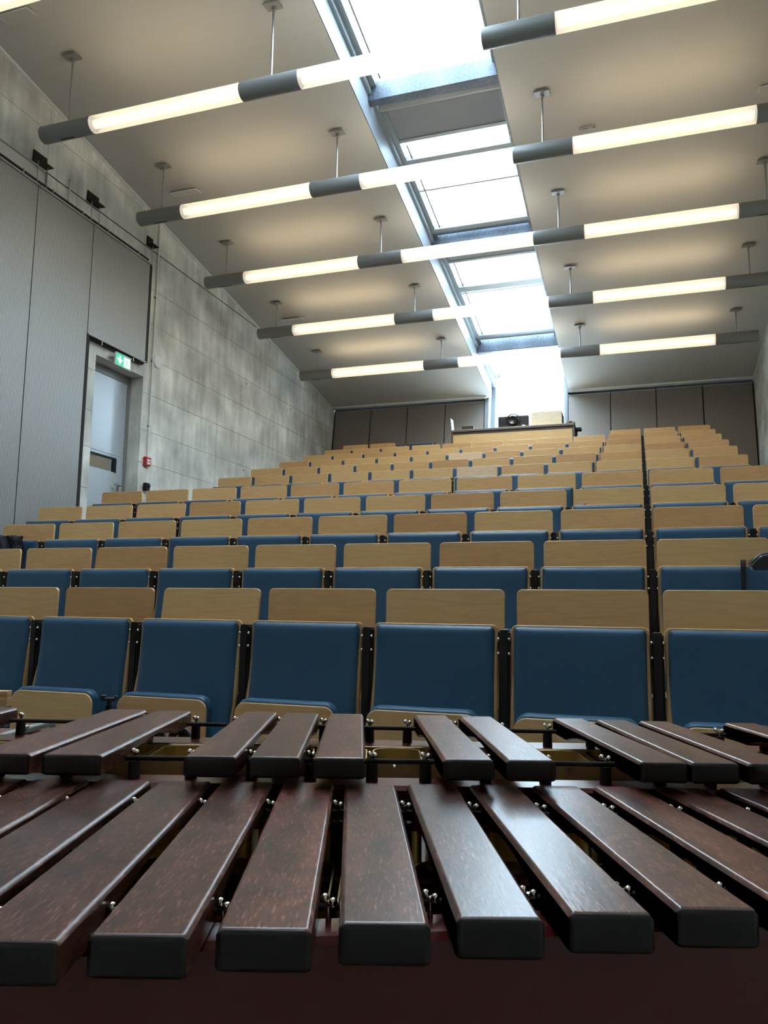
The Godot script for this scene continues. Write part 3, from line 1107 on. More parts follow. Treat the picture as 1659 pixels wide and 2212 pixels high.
func seat_meshes() -> void:
	var b := MB.new()
	var outline := rounded(0.509, 0.36, 0.947, 0.022, 0.03, 5)
	# more points down the sides so that the sheet can bend
	var o2 := PackedVector2Array()
	for k in outline.size():
		var a := outline[k]
		var c := outline[(k + 1) % outline.size()]
		o2.append(a)
		if absf(c.y - a.y) > 0.2:
			for s in range(1, 8):
				o2.append(a.lerp(c, s / 8.0))
	b.slab(o2, 0.0, 0.012, 0.003, func(u, v, w): return Vector3(u, v, shell_z(v) + w))
	seat_parts.shell = b.done()
	seat_parts.pad = pad_mesh()
	b = MB.new()
	b.slab(rounded(0.430, 0.26, 0.624, 0.045, 0.03, 6), 0.342, 0.354, 0.003, func(u, v, w): return Vector3(u, v, w - 0.012 * (0.638 - v)))
	seat_parts.pan = b.done()
	seat_parts.cushion = cushion_mesh()
	b = MB.new()
	b.slab(rounded(0.509, 0.845, 1.0895, 0.023, 0.01, 6), -0.018, 0.0, 0.003, func(u, v, w): return Vector3(u, v, w))
	seat_parts.tablet = b.done()
	b = MB.new()
	b.box(Vector3(0.28, 0.465, 0.150), Vector3(0.031, 0.93, 0.055), 0.003)
	b.box(Vector3(0.28, 0.012, 0.16), Vector3(0.044, 0.024, 0.22), 0.004)
	seat_parts.post = b.done()
	for s in [-1, 1]:
		b = MB.new()
		b.box(Vector3(0.28 + s * 0.0185, 0.64, 0.152), Vector3(0.006, 0.56, 0.036), 0.002)
		b.box(Vector3(0.28 + s * 0.0185, 0.40, 0.22), Vector3(0.007, 0.09, 0.16), 0.003)
		b.box(Vector3(0.28 + s * 0.0185, 0.885, 0.075), Vector3(0.007, 0.030, 0.17), 0.002)
		seat_parts["bracket%d" % s] = b.done()
	b = MB.new()
	for s in [-1, 1]:
		for y in [0.893, 0.838]:
			b.ball(Vector3(0.28 + s * 0.0205, y, 0.172), 0.0065, 8, 5)
	seat_parts.bolts = b.done()

func make_seat(x: float, floor_y: float, d: float, label: String, row: int, m: int, tablet := true) -> Node3D:
	var o := thing("lecture_seat", label, "seat", W(x, floor_y, d), 0.0, "tip-up seats in rows")
	var h := absi((row * 31 + m * 17) * 7 + row * m * 5)
	var back := part("backrest", seat_parts.shell, M.ply[h % 4], o)
	part("backrest_pad", seat_parts.pad, M.blue, back)
	var tip := part("tip_up_seat", seat_parts.pan, M.ply[(h + 1) % 4], o)
	part("cushion", seat_parts.cushion, M.blue, tip)
	var post := part("post", seat_parts.post, M.black, o)
	for s in [-1, 1]:
		part("bracket", seat_parts["bracket%d" % s], M.matt_black, post)
	part("bolts", seat_parts.bolts, M.chrome, post).set_meta("kind", "stuff")
	if tablet:
		var k: int = [0, 1, 3, 2, 0, 1, 5, 0, 3, 1][h % 10]
		if (row == 5 and m == -3) or (row == 7 and m == -4):
			k = 4
		var t := part("writing_tablet", seat_parts.tablet, M.ply[k], o)
		var tilt := 0.03
		if (row == 0 and m == -3) or (row == 3 and m == -7):
			tilt = 0.13
		t.position = Vector3(0, 0.0, 0.0)
		t.rotation.x = -tilt
		t.position = Vector3(0, 1.0895, 0) - t.basis * Vector3(0, 1.0895, 0)
		if tilt > 0.1:
			t.position.z -= 0.012
	return o

func seats() -> void:
	seat_meshes()
	var rz := row_depths()
	var ry := row_heights()
	var first := [-6, -8, -9, -9, -9, -9, -9, -9, -9, -9, -9, -9]
	var last := [1, 2, 2, 2, 2, 2, 2, 2, 2, 2, 2, -7]
	for k in 12:
		var row_word: String = ["front row", "second row", "third row", "fourth row", "fifth row, before the cross aisle", "sixth row, behind the cross aisle", "seventh row", "eighth row", "ninth row", "tenth row", "eleventh row beside the desk", "last row by the back wall"][k]
		for m in range(first[k], last[k] + 1):
			if k == 10 and m > -8 and m < 0:
				continue
			var side: String = "left of the straight post line" if m <= 0 else "right of the straight post line"
			var num: String = ORD[-m] if m <= 0 else ORD[m - 1]
			var label := "blue tip-up seat, %s, %s %s" % [row_word, num, side]
			if k == 5 and m == -3:
				label = "blue tip-up seat with conspicuously pale tablet, sixth row, fourth left of the straight post line"
			elif k == 7 and m == -4:
				label = "blue tip-up seat with pale tablet, eighth row, fifth left of the straight post line"
			elif k == 0 and m == -3:
				label = "blue tip-up seat with tilted tablet, front row, fourth left of the straight post line"
			elif k == 3 and m == -7:
				label = "blue tip-up seat with tilted tablet, fourth row, eighth left of the straight post line"
			make_seat(0.0155 + m * PITCH - 0.2545, ry[k] - 1.0895, rz[k], label, k, m, k < 11)

# =====================================================================  desk with projector
func projector_desk() -> void:
	var d := 13.90
	var fl: float = row_heights()[10] - 1.0895
	var o := thing("projector_desk", "long light wood counter with dark edge standing between the upper seat rows", "desk", W(-2.22, fl, d))
	var h := 3.335 - fl
	part("counter_top", bx(Vector3(0, h - 0.02, -0.35), Vector3(2.25, 0.04, 0.72), 0.004), M.desk_edge, o)
	part("front_panel", bx(Vector3(-0.005, h * 0.5 - 0.04, -0.03), Vector3(2.17, h - 0.10, 0.02), 0.002), M.ply[1], o)
	var b := MB.new()
	for s in [-1, 1]:
		b.box(Vector3(s * 1.105, h * 0.5 - 0.02, -0.33), Vector3(0.035, h - 0.04, 0.64), 0.003)
	b.box(Vector3(0, h - 0.065, -0.035), Vector3(2.2, 0.05, 0.02), 0.002)
	part("side_panel", b.done(), M.desk_edge, o)
	part("top_sheet", bx(Vector3(0, h + 0.001, -0.35), Vector3(2.24, 0.006, 0.71), 0.001), M.ply[1], o)
	var top := 3.335 + 0.004
	# projector
	o = thing("projector", "large black projector with a central lens on the light wood counter", "projector", W(-2.225, top, d + 0.28))
	part("case", bx(Vector3(0, 0.155, -0.2), Vector3(0.575, 0.235, 0.42), 0.02), M.black, o)
	b = MB.new()
	b.lathe(Vector3(0, 0.175, 0.012), [Vector2(0.135, -0.01), Vector2(0.135, 0.012), Vector2(0.115, 0.018), Vector2(0.105, 0.018)], 28, Vector3.BACK)
	b.lathe(Vector3(0, 0.175, 0.012), [Vector2(0.085, 0.0), Vector2(0.085, 0.065), Vector2(0.07, 0.07), Vector2(0.055, 0.05), Vector2(0.0, 0.045)], 28, Vector3.BACK)
	part("lens", b.done(), mat(Color(0.06, 0.06, 0.07), 0.25), o)
	for s in [-1, 1]:
		part("lens_clamp", bx(Vector3(s * 0.125, 0.165, 0.012), Vector3(0.04, 0.07, 0.02), 0.004), M.black, o)
	b = MB.new()
	for k in 6:
		b.box(Vector3(-0.20, 0.10 + k * 0.016, 0.011), Vector3(0.09, 0.007, 0.006), 0.001)
	part("vent", b.done(), M.matt_black, o).set_meta("kind", "stuff")
	part("badge", bx(Vector3(0.19, 0.075, 0.011), Vector3(0.055, 0.022, 0.004), 0.001), M.plaster, o)
	for s in [-1, 1]:
		for z in [-0.05, -0.36]:
			part("foot", rod(Vector3(s * 0.22, 0, z), Vector3(s * 0.22, 0.045, z), 0.018, 12), M.matt_black, o)
	# pale box
	o = thing("wooden_box", "pale birch box standing right of the projector on the counter", "box", W(-1.60, top, d + 0.10))
	part("body", bx(Vector3(0, 0.135, -0.15), Vector3(0.55, 0.268, 0.30), 0.003), M.birch, o)
	part("dark_side", bx(Vector3(0.279, 0.125, -0.20), Vector3(0.008, 0.20, 0.18), 0.002), M.matt_black, o)  # black plate on the right face of the box
	# crumpled paper
	o = thing("paper", "crumpled brown paper lying on the counter's right end", "paper", W(-1.17, top, d + 0.15))
	b = MB.new()
	var pn := noise(77, 3.0, 2)
	var rows := []
	for j in 9:
		var row := []
		for i in 13:
			var x := (i / 12.0 - 0.5) * 0.15
			var z := (j / 8.0 - 0.5) * 0.16
			row.append(Vector3(x, 0.005 + 0.042 * absf(pn.get_noise_2d(x * 9, z * 9)) * 1.6 + 0.02 * sin(PI * i / 12.0), -z))
		rows.append(row)
	b.grid(rows)
	part("sheet", b.done(), mat(Color(0.62, 0.42, 0.30), 0.9), o)
	# clear screen edge-on and the little monitor
	o = thing("acrylic_screen", "thin upright clear sheet at the counter's left end, seen edge-on", "screen", W(-3.335, top, d + 0.06))
	part("sheet", bx(Vector3(-0.008, 0.125, -0.10), Vector3(0.010, 0.25, 0.20), 0.003), mat(Color(0.72, 0.82, 0.93), 0.15), o, Vector3.ZERO, Vector3(0, 0, 0.10))
	part("foot", bx(Vector3(0, 0.006, -0.10), Vector3(0.05, 0.012, 0.16), 0.003), M.alu, o)
	o = thing("small_monitor", "small black monitor standing on the counter left of the projector", "monitor", W(-3.08, top, d + 0.22))
	part("case", bx(Vector3(0, 0.06, -0.05), Vector3(0.23, 0.12, 0.06), 0.006), M.matt_black, o)
	part("panel", bx(Vector3(0, 0.062, -0.0195), Vector3(0.205, 0.09, 0.004), 0.001), mat(Color(0.05, 0.06, 0.07), 0.15), o)
	o = thing("black_bracket", "black arm with a flat tray fixed to the counter's right side", "bracket", W(-1.09, fl, d + 0.2))
	part("tray", bx(Vector3(0.05, 1.165, 0.0), Vector3(0.10, 0.05, 0.14), 0.005), M.matt_black, o)
	part("arm", bx(Vector3(0.012, 1.06, 0.0), Vector3(0.03, 0.17, 0.05), 0.005), M.black, o)

# =====================================================================  marimba
const MZ := 0.75      # the marimba's own origin lies this deep before the lens

func ml(x: float, y: float, depth: float) -> Vector3:     # point in the marimba's axes
	return Vector3(x, y + EYE, MZ - depth)

func bar_mesh(xn: float, xf: float, wn: float, wf: float, zn: float, zf: float, top: float, th: float, seed_k: int) -> ArrayMesh:
	# wooden bar: side outline with a carved arch underneath, swept across its width with rounded long edges
	var L := zf - zn
	var prof := PackedVector2Array()          # (distance from the near end, height under the top)
	var r := 0.0035
	for k in 5:                                # far top edge
		var t := PI / 2 * k / 4.0
		prof.append(Vector2(L - r + sin(t) * r, -r + cos(t) * r))
	prof.append(Vector2(L, -th + 0.003))
	prof.append(Vector2(L - 0.003, -th))
	for k in 13:                               # arch
		var s := k / 12.0
		var u := lerpf(0.80, 0.20, s)
		prof.append(Vector2(u * L, -th + th * 0.58 * pow(sin(PI * s), 0.7)))
	prof.append(Vector2(0.003, -th))
	prof.append(Vector2(0.0, -th + 0.003))
	for k in 5:                                # near top edge
		var t := PI / 2 * (1.0 - k / 4.0)
		prof.append(Vector2(r - sin(t) * r, -r + cos(t) * r))
	# clockwise in (length, height) seen from +x ... make it counter-clockwise
	var m := prof.size()
	var b := MB.new()
	var nrm := []
	for k in m:
		var a := prof[(k + m - 1) % m]
		var c := prof[(k + 1) % m]
		nrm.append(Vector2(-(c - a).y, (c - a).x).normalized())
	var place := func(u: float, y: float, s: float) -> Vector3:
		var q: float = u / L
		return ml(lerpf(xn, xf, q) + s * 0.5 * lerpf(wn, wf, q), top + y, zn + u)
	var off := Vector2((seed_k * 0.37) - floorf(seed_k * 0.37), (seed_k * 0.61) - floorf(seed_k * 0.61))
	# three cross stations per side: flat top .. rounded edge .. side
	var st := [[-1.0, 0.0035, 0], [-1.0, 0.0018, 1], [-1.0, 0.0, 2], [1.0, 0.0, 2], [1.0, 0.0018, 1], [1.0, 0.0035, 0]]
	var ring := []
	for e in st:
		var s: float = e[0]
		var inset: float = e[1]
		var ids := []
		for k in m:
			var p := prof[k]
			var drop := 0.0
			var nn: Vector2 = nrm[k]
			var tip := 0.0
			if e[2] == 1:
				drop = 0.0009; tip = 0.7
			elif e[2] == 2:
				drop = 0.0034; tip = 1.6
			var pp := p - nn * drop * (1.0 if nn.y > 0.3 else 0.35)
			var q: Vector3 = place.call(clampf(pp.x, 0.0005, L - 0.0005), pp.y, s)
			q.x -= s * inset
			var n3 := Vector3(s * tip, nn.y, -nn.x).normalized()
			var on_end := p.x < 0.002 or p.x > L - 0.002
			ids.append(b.vert(q, n3, Vector2(off.x if on_end else q.x * 4.0 + off.x, (0.0 if on_end else p.x * 2.2) + off.y)))
		ring.append(ids)
	for k in m:
		var k2 := (k + 1) % m
		var end_shade: bool = (prof[k].x < 0.0012 and prof[k2].x < 0.0012) or (prof[k].x > L - 0.0012 and prof[k2].x > L - 0.0012) or prof[k].y < -th + 0.004 and prof[k2].y < -th + 0.004 and (prof[k].x < 0.01 and prof[k2].x < 0.01 or prof[k].x > L - 0.01 and prof[k2].x > L - 0.01)  # end faces that get the painted shade
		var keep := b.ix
		if end_shade:
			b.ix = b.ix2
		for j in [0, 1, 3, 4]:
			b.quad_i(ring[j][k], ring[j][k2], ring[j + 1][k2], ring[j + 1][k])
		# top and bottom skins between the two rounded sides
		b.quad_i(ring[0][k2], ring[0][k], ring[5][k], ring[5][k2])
		if end_shade:
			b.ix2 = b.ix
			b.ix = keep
	# side faces
	for e in 2:
		var s := -1.0 if e == 0 else 1.0
		var poly := PackedVector2Array()
		for k in m:
			poly.append(prof[k])
		var idx := Geometry2D.triangulate_polygon(poly)
		var base := b.v.size()
		for k in m:
			var src: int = ring[2 if e == 0 else 3][k]
			var q: Vector3 = b.v[src]
			b.vert(q, Vector3(s, 0, 0), Vector2(q.y * 4.0 + off.x, prof[k].x * 2.2 + off.y))
		for k in idx.size() / 3:
			b.tri_i(base + idx[k * 3], base + idx[k * 3 + 1], base + idx[k * 3 + 2])
	return b.done()

func ring_tube(b: MB, c: Vector3, w: float, dd: float, h: float, r: float, th: float) -> void:
	# open rounded rectangular pipe hanging from c (middle of its mouth)
	var o := []
	var i2 := []
	for k in 4:
		var cx: float = [1, -1, -1, 1][k]
		var cz: float = [1, 1, -1, -1][k]
		for s in 6:
			var t := PI / 2 * (k + s / 5.0)
			var cen := Vector3(cx * (w * 0.5 - r), 0, cz * (dd * 0.5 - r))
			o.append(c + cen + Vector3(cos(t), 0, sin(t)) * r)
			i2.append(c + cen + Vector3(cos(t), 0, sin(t)) * (r - th))
	o.append(o[0])
	i2.append(i2[0])
	var down := Vector3(0, -h, 0)
	var lo := []
	var li := []
	for p in o:
		lo.append(p + down)
	for p in i2:
		li.append(p + down)
	b.grid([o, lo], true)
	b.grid([li, i2], true)
	b.grid([i2, o], true)

func post_mesh(top_black: float, bottom: float, ball_y: float) -> ArrayMesh:
	var b := MB.new()
	b.tube(Vector3(0, bottom, 0), Vector3(0, top_black, 0), 0.0062, 0.0058, 12)
	return b.done()

func hook_mesh(y0: float, y1: float) -> ArrayMesh:
	var b := MB.new()
	b.tube(Vector3(0, y0, 0), Vector3(0, y1, 0), 0.0018, 0.0018, 8)
	for s in [-1, 1]:
		b.ball(Vector3(s * 0.0028, y1 + 0.0005, s * 0.0035), 0.0028, 10, 6)
		b.tube(Vector3(0, y1 - 0.003, 0), Vector3(s * 0.0028, y1, s * 0.0035), 0.0015, 0.0015, 6)
	return b.done()

func shade_bar_ends(bar: MeshInstance3D) -> void:  # darkens the end faces by colour, in place of real shade
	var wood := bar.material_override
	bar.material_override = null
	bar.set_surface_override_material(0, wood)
	bar.set_surface_override_material(1, M.end_shade)

func marimba() -> void:
	var cy := cos(YAW)
	var sy := sin(YAW)
	var o := thing("marimba", "marimba with dark rosewood bars in two tiers across the foreground", "marimba", Vector3(-sy * MZ, 0, -cy * MZ), YAW)
	var TOPN := -0.167
	var TOPA := -0.138
	# natural bars
	for i in range(-8, 10):
		var xn := 0.0034 + 0.0636 * i + 0.0002 * i * absi(i) * (1 if i < 0 else 0) * -0.5
		var xf := -0.0100 + 0.0597 * i
		var w := 0.0492 - 0.0009 * i
		var zn := 0.4415 + 0.0093 * i
		var bar := part("natural_bar", bar_mesh(xn, xf, w, w * 0.995, zn, 0.7835, TOPN, 0.0225, i + 20), M.rose[(i + 20) * 3 % 5], o)
		shade_bar_ends(bar)
		bar.set_meta("label", "rosewood bar of the lower tier")
		# node posts in the gap to the right of the bar, with their silver forks
		var xg := xn + 0.0318
		var za := zn + 0.071
		var pn := part("cord_post", post_mesh(-0.193 + EYE, -0.235 + EYE, 0), M.matt_black, o, Vector3(lerpf(xg, -0.0100 + 0.0597 * (i + 0.5), 0.2), 0, MZ - za))
		part("fork", hook_mesh(-0.193 + EYE, -0.1775 + EYE), M.chrome, pn)
		var pf := part("cord_post", post_mesh(-0.188 + EYE, -0.225 + EYE, 0), M.matt_black, o, Vector3(lerpf(xg, -0.0100 + 0.0597 * (i + 0.5), 0.82), 0, MZ - 0.724))
		part("fork", hook_mesh(-0.188 + EYE, -0.1735 + EYE), M.chrome, pf)
	# accidental bars: [near centre, far centre, near width, far width, far end]
	var acc := [[-0.66, -0.640, 0.056, 0.053, 1.090], [-0.598, -0.580, 0.056, 0.053, 1.088], [-0.535, -0.520, 0.056, 0.053, 1.085], [-0.3565, -0.342, 0.0565, 0.052, 1.0788], [-0.2889, -0.2788, 0.0555, 0.0475, 1.0735],
		[-0.160, -0.162, 0.0487, 0.0455, 1.0728], [-0.0997, -0.106, 0.0480, 0.0464, 1.0673], [-0.039, -0.0466, 0.0486, 0.0460, 1.0640],
		[0.0825, 0.0651, 0.0483, 0.0440, 1.0619], [0.141, 0.1244, 0.0462, 0.0448, 1.0550],
		[0.2652, 0.2452, 0.0450, 0.0410, 1.0479], [0.3135, 0.2984, 0.0450, 0.0405, 1.0386], [0.3665, 0.3507, 0.0440, 0.0385, 1.0318],
		[0.478, 0.4597, 0.0430, 0.0415, 1.0262], [0.533, 0.515, 0.043, 0.041, 1.02]]
	for k in acc.size():
		var a: Array = acc[k]
		var bar := part("accidental_bar", bar_mesh(a[0], a[1], a[2], a[3], 0.7515, a[4], TOPA, 0.0198, k + 41), M.rose[(k * 2 + 1) % 5], o)
		shade_bar_ends(bar)
		bar.set_meta("label", "rosewood bar of the raised tier")
	# posts beside the raised bars
	var gaps := []
	for k in acc.size():
		var a: Array = acc[k]
		if k == 0 or acc[k - 1][0] < a[0] - 0.085:
			gaps.append([a[0] - a[2] * 0.5 - 0.0085, a[1] - a[3] * 0.5 - 0.0085, a[4]])
		if k == acc.size() - 1 or acc[k + 1][0] > a[0] + 0.085:
			gaps.append([a[0] + a[2] * 0.5 + 0.0085, a[1] + a[3] * 0.5 + 0.0085, a[4]])
		else:
			gaps.append([(a[0] + acc[k + 1][0]) * 0.5, (a[1] + acc[k + 1][1]) * 0.5, a[4]])
	for g in gaps:
		var pn := part("cord_post", post_mesh(-0.156 + EYE, -0.173 + EYE, 0), M.matt_black, o, Vector3(lerpf(g[0], g[1], 0.28), 0, MZ - 0.820))
		part("fork", hook_mesh(-0.156 + EYE, -0.1475 + EYE), M.chrome, pn)
		var pf := part("cord_post", post_mesh(-0.154 + EYE, -0.173 + EYE, 0), M.matt_black, o, Vector3(g[1], 0, MZ - (g[2] - 0.008 if absf(g[0] - 0.1) < 2.0 else 1.0)))
		part("fork", hook_mesh(-0.154 + EYE, -0.1475 + EYE), M.chrome, pf)
	# cords threaded through the bars
	for c in [[-0.70, 0.60, -0.1535, 0.820, 0.820], [-0.70, 0.60, -0.1530, 1.074, 1.012], [-0.56, 0.62, -0.1815, 0.431, 0.596], [-0.56, 0.62, -0.1800, 0.724, 0.724]]:
		var b := MB.new()
		var pts := []
		for k in 25:
			var t := k / 24.0
			pts.append(ml(lerpf(c[0], c[1], t), c[2], lerpf(c[3], c[4], t)))
		b.sweep(pts, 0.0026, 8)
		part("cord", b.done(), M.cord, o)
	# mahogany rails
	for r in [[-0.78, 0.72, 0.796, 0.796, 0.04, -0.173, -0.215], [-0.78, 0.72, 1.030, 1.012, 0.05, -0.173, -0.21], [-0.62, 0.72, 0.402, 0.578, 0.03, -0.190, -0.36], [-0.62, 0.72, 0.712, 0.712, 0.03, -0.232, -0.27]]:
		var b := MB.new()
		var deep: float = r[4]
		var p := [ml(r[0], r[6], r[2]), ml(r[1], r[6], r[3]), ml(r[1], r[5], r[3]), ml(r[0], r[5], r[2])]
		var q := [ml(r[0], r[6], r[2] + deep), ml(r[1], r[6], r[3] + deep), ml(r[1], r[5], r[3] + deep), ml(r[0], r[5], r[2] + deep)]
		var cz := Vector3(0, -0.004, 0)
		b.quad(p[0], p[1], p[2] + cz, p[3] + cz)
		b.quad(p[3] + cz, p[2] + cz, p[2] + Vector3(0, 0, -0.004), p[3] + Vector3(0, 0, -0.004))
		b.quad(p[3] + Vector3(0, 0, -0.004), p[2] + Vector3(0, 0, -0.004), q[2], q[3])
		b.quad(q[1], q[0], q[3], q[2])
		b.quad(q[0], q[1], p[1], p[0])
		b.quad(q[0], p[0], p[3] + cz, q[3])
		b.quad(p[1], q[1], q[2], p[2] + cz)
		part("rail", b.done(), M.mahogany, o)
	# brass resonators of the raised tier, with their rivetted band
	for i in range(-9, 9):
		var xm := lerpf(0.0034 + 0.0636 * (i + 0.5), -0.0100 + 0.0597 * (i + 0.5), 0.3) - 0.012
		var b := MB.new()
		ring_tube(b, ml(xm, -0.1655, 0.925), 0.056, 0.085, 0.30, 0.018, 0.0016)
		part("resonator", b.done(), M.brass, o)
		b = MB.new()
		ring_tube(b, ml(lerpf(0.0034 + 0.0636 * i, -0.0100 + 0.0597 * i, 0.6), -0.222, 0.665), 0.055, 0.13, 0.34, 0.022, 0.0016)
		part("resonator", b.done(), M.brass, o)
	var bd := MB.new()
	bd.box(ml(-0.03, -0.181, 0.8745), Vector3(1.42, 0.036, 0.003), 0.0008)
	bd.box(ml(-0.03, -0.176, 0.973), Vector3(1.42, 0.022, 0.003), 0.0008)
	part("resonator_band", bd.done(), M.brass_satin, o)
	for x in [-0.20, 0.015, 0.205]:
		var b := MB.new()
		if x == 0.015:
			b.ball(ml(x, -0.1695, 0.872), 0.0032, 12, 8)
			part("rivet", b.done(), M.chrome, o)
		else:
			for k in 2:
				b.lathe(ml(x, -0.1695, 0.8728), [Vector2(0.0052 - k * 0.0028, 0), Vector2(0.0052 - k * 0.0028, 0.0006), Vector2(0.0046 - k * 0.0028, 0.0006), Vector2(0.0046 - k * 0.0028, 0)], 20, Vector3.BACK)
			b.box(ml(x, -0.1695, 0.8725), Vector3(0.0008, 0.0042, 0.0006))
			part("emblem", b.done(), M.desk_edge, o)
	# end frames, legs and wheels
	for s in [-1, 1]:
		var x: float = -0.80 if s < 0 else 0.72
		part("end_board", bx(ml(x, -0.27, 0.76), Vector3(0.035, 0.22, 0.66), 0.006), M.mahogany, o)
		for z in [0.55, 0.97]:
			part("leg", bx(ml(x, -0.66, z), Vector3(0.045, 0.60, 0.045), 0.006), M.mahogany, o)
			var b := MB.new()
			b.tube(ml(x - 0.014, -0.955, z), ml(x + 0.014, -0.955, z), 0.045, 0.045, 18)
			part("caster", b.done(), M.matt_black, o)
	part("stretcher", bx(ml(-0.04, -0.70, 0.76), Vector3(1.50, 0.07, 0.03), 0.006), M.mahogany, o)

# =====================================================================  loose things
func mw(x: float, y: float, depth: float) -> Vector3:      # point given in the marimba's turned axes -> the world
	return Vector3(cos(YAW) * x - sin(YAW) * depth, y + EYE, -sin(YAW) * x - cos(YAW) * depth)

func loose_things() -> void:
	# jacket thrown over a backrest at the left
	var o := thing("jacket", "dark navy jacket hung over the backrest at the picture's left edge", "jacket", W(-4.86, -0.44 + 0.0, 4.87))
	var b := MB.new()
	var fn := noise(91, 2.2, 3)
	var rows := []
	for j in 15:
		var row := []
		var s := j / 14.0
		for i in 31:
			var u := i / 30.0
			var x := lerpf(-0.30, 0.20, u) + 0.14 * minf(s / 0.5, 1.0)
			var fold := (0.018 * sin(u * 23.0 + 2.0 * s) + 0.03 * fn.get_noise_2d(x * 9.0, s * 2.0)) * clampf((1.0 - u) * 8.0, 0.1, 1.0)
			var y: float
			var z: float
			if s < 0.35:                     # over the top from behind
				var t := s / 0.35 * PI
				y = 0.952 + 0.022 * sin(t) + absf(fold) * 0.6
				z = -0.055 * cos(t)
			else:
				y = 0.955 - (s - 0.35) / 0.65 * (0.40 + 0.07 * sin(u * 6.0))
				z = 0.058 + fold * 1.2 + 0.02 * (s - 0.35)
			row.append(Vector3(x, y, z))
		rows.append(row)
	b.grid(rows, false, true)
	part("cloth", b.done(), M.navy, o)
	# shoulder bag on a seat at the right
	o = thing("shoulder_bag", "black leather bag with a strap over the backrest at the right edge", "bag", W(0.60, -0.721 + 0.0, 4.02))
	b = MB.new()
	var outline := PackedVector2Array([Vector2(-0.19, 0.87), Vector2(0.22, 0.87), Vector2(0.235, 0.93), Vector2(0.20, 0.99), Vector2(0.12, 1.016), Vector2(-0.03, 1.016), Vector2(-0.085, 1.004), Vector2(-0.118, 0.978), Vector2(-0.145, 0.93)])
	b.slab(outline, -0.075, 0.075, 0.025, func(u, v, w): return Vector3(u, v, w))
	part("body", b.done(), M.leather, o)
	b = MB.new()
	b.sweep([Vector3(-0.13, 0.955, 0.074), Vector3(-0.09, 0.994, 0.078), Vector3(-0.03, 1.006, 0.080), Vector3(0.20, 1.004, 0.080)], 0.004, 8)
	part("piping", b.done(), M.leather, o)
	b = MB.new()
	var sp := [Vector3(-0.155, 0.93, 0.02), Vector3(-0.160, 0.972, 0.07), Vector3(-0.166, 0.962, 0.108), Vector3(-0.168, 0.92, 0.118), Vector3(-0.170, 0.82, 0.122), Vector3(-0.172, 0.62, 0.13)]
	var r1 := []
	for e in [-0.011, 0.011]:
		var row := []
		for p in sp:
			row.append(p + Vector3(e, 0, 0))
		r1.append(row)
	var r2 := []
	for row in r1:
		var q := []
		for p in row:
			q.append(p + Vector3(0, 0.003, 0.003))
		r2.append(q)
	b.grid([r2[0], r2[1]], false, true)
	b.grid([r1[0], r1[1]])
	b.grid([r2[0], r1[0]])
	b.grid([r1[1], r2[1]])
	part("strap", b.done(), M.black, o)
	# small red and white sticker at the foot of one tablet
	o = thing("sticker", "small red and white wrapper tucked behind a backrest in the fifth row", "wrapper", W(-0.425, 0.800, 6.00))
	part("paper", bx(Vector3(0, 0.012, 0), Vector3(0.05, 0.026, 0.004), 0.001), mat(Color(0.75, 0.70, 0.66), 0.6), o)
	part("red_print", bx(Vector3(0.018, 0.006, 0.003), Vector3(0.024, 0.012, 0.003), 0.001), M.red, o)
	# end of a plywood board at the left edge
	var bp := mw(-1.335, 0, 2.215)
	o = thing("board_stand", "layered plywood board end on a black upright at the left edge", "stand", Vector3(bp.x, 0, bp.z), YAW)
	for k in 5:
		part("ply_layer", bx(Vector3(0, 0.724 + k * 0.0085, 0), Vector3(0.60, 0.0085, 0.03), 0.001), [M.ply[1], M.ply[5]][k % 2], o)
	for s in [-1, 1]:
		part("leg", bx(Vector3(s * 0.27, 0.36, 0), Vector3(0.035, 0.72, 0.028), 0.004), M.matt_black, o)
		part("foot", bx(Vector3(s * 0.27, 0.01, 0), Vector3(0.04, 0.02, 0.36), 0.004), M.matt_black, o)
	# reddish case behind the marimba's left end
	bp = mw(-0.80, 0, 1.19)
	o = thing("instrument_case", "reddish brown case with a grey metal edge behind the marimba's left end", "case", Vector3(bp.x, 0, bp.z), YAW)
	part("body", bx(Vector3(0, 0.395, 0.0), Vector3(0.52, 0.79, 0.17), 0.012), M.mahogany, o)
	part("lid", bx(Vector3(0, 0.797, 0.0), Vector3(0.525, 0.016, 0.175), 0.006), mat(Color(0.40, 0.20, 0.17), 0.6), o)
	b = MB.new()
	b.sweep([Vector3(0.235, 0.802, 0.075), Vector3(0.25, 0.810, 0.05), Vector3(0.258, 0.811, -0.04), Vector3(0.266, 0.811, -0.10), Vector3(0.268, 0.806, -0.108)], 0.0055, 10)
	part("metal_edge", b.done(), M.grey_metal, o)
	part("clasp", bx(Vector3(0.258, 0.816, -0.02), Vector3(0.016, 0.008, 0.016), 0.003), M.steel, o)
	# black tripod head in front of the first row
	var base := mw(-0.752, 0, 2.2)
	o = thing("tripod", "black tripod with a small clamp head standing before the front row", "tripod", Vector3(base.x, 0, base.z), YAW)
	b = MB.new()
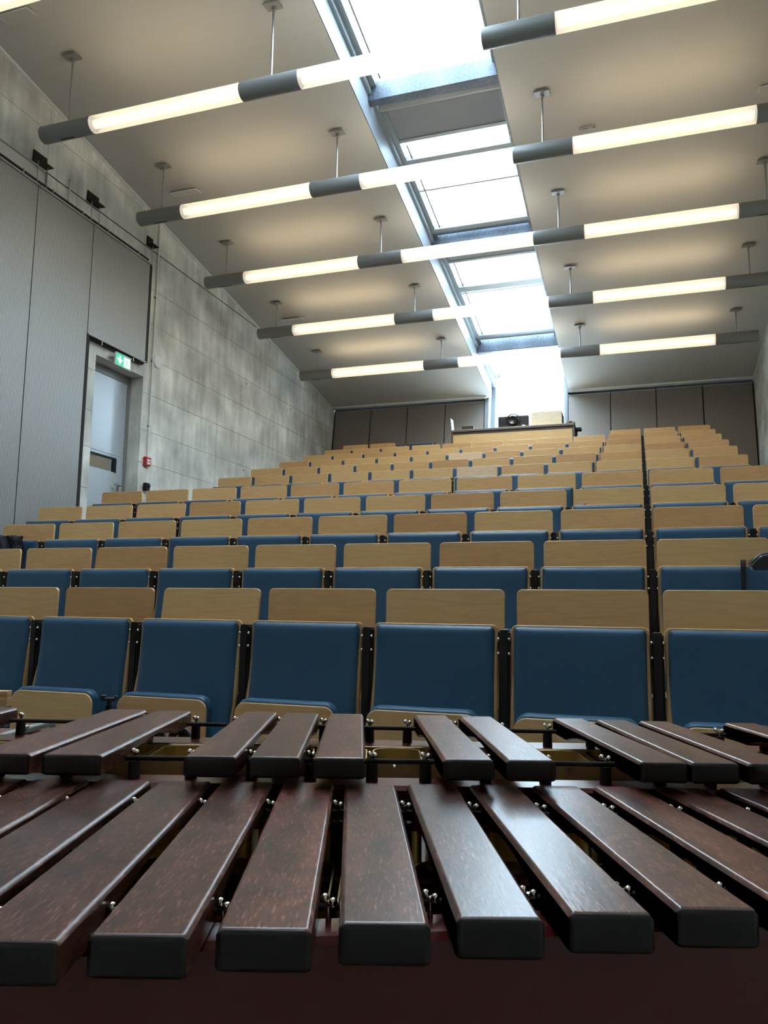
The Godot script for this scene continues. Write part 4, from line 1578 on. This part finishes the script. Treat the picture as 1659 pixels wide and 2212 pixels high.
	b.tube(Vector3(0, 0.10, 0), Vector3(0, 0.73, 0), 0.012, 0.010, 12)
	part("column", b.done(), M.matt_black, o)
	b = MB.new()
	b.lathe(Vector3(0, 0.665, 0), [Vector2(0.0, 0.0), Vector2(0.03, 0.0), Vector2(0.034, 0.02), Vector2(0.028, 0.04), Vector2(0.012, 0.05), Vector2(0, 0.05)], 18)
	b.tube(Vector3(0, 0.70, 0), Vector3(0, 0.742, 0), 0.007, 0.007, 10)
	part("knob", b.done(), M.matt_black, o)
	b = MB.new()
	b.box(Vector3(0.0, 0.7445, 0), Vector3(0.044, 0.009, 0.02), 0.003)
	b.box(Vector3(-0.016, 0.7515, 0), Vector3(0.014, 0.008, 0.018), 0.002)
	b.box(Vector3(0.019, 0.7505, 0), Vector3(0.006, 0.007, 0.018), 0.002)
	part("clamp", b.done(), M.matt_black, o)
	for k in 3:
		var t := TAU * k / 3.0
		part("leg", rod(Vector3(0, 0.38, 0), Vector3(cos(t) * 0.26, 0.01, sin(t) * 0.26), 0.009, 8), M.matt_black, o)
	# stand with two round black wheels
	base = mw(-0.40, 0, 1.5)
	o = thing("folded_stand", "folded black stand with two round wheels behind the marimba", "stand", Vector3(base.x, 0, base.z), YAW)
	for s in [-1, 1]:
		b = MB.new()
		b.lathe(Vector3(s * 0.024, 0.755, -0.008), [Vector2(0.009, 0.0), Vector2(0.021, 0.0), Vector2(0.022, 0.003), Vector2(0.022, 0.013), Vector2(0.021, 0.016), Vector2(0.009, 0.016), Vector2(0.009, 0.0)], 22, Vector3.BACK)
		part("wheel", b.done(), M.matt_black, o)
		part("tube", rod(Vector3(s * 0.024, 0.01, -0.02), Vector3(s * 0.024, 0.765, -0.016), 0.008, 10), M.matt_black, o)
	part("crossbar", rod(Vector3(-0.024, 0.60, -0.018), Vector3(0.024, 0.60, -0.018), 0.006, 8), M.matt_black, o)
	part("foot", bx(Vector3(0, 0.008, -0.02), Vector3(0.14, 0.016, 0.30), 0.004), M.matt_black, o)
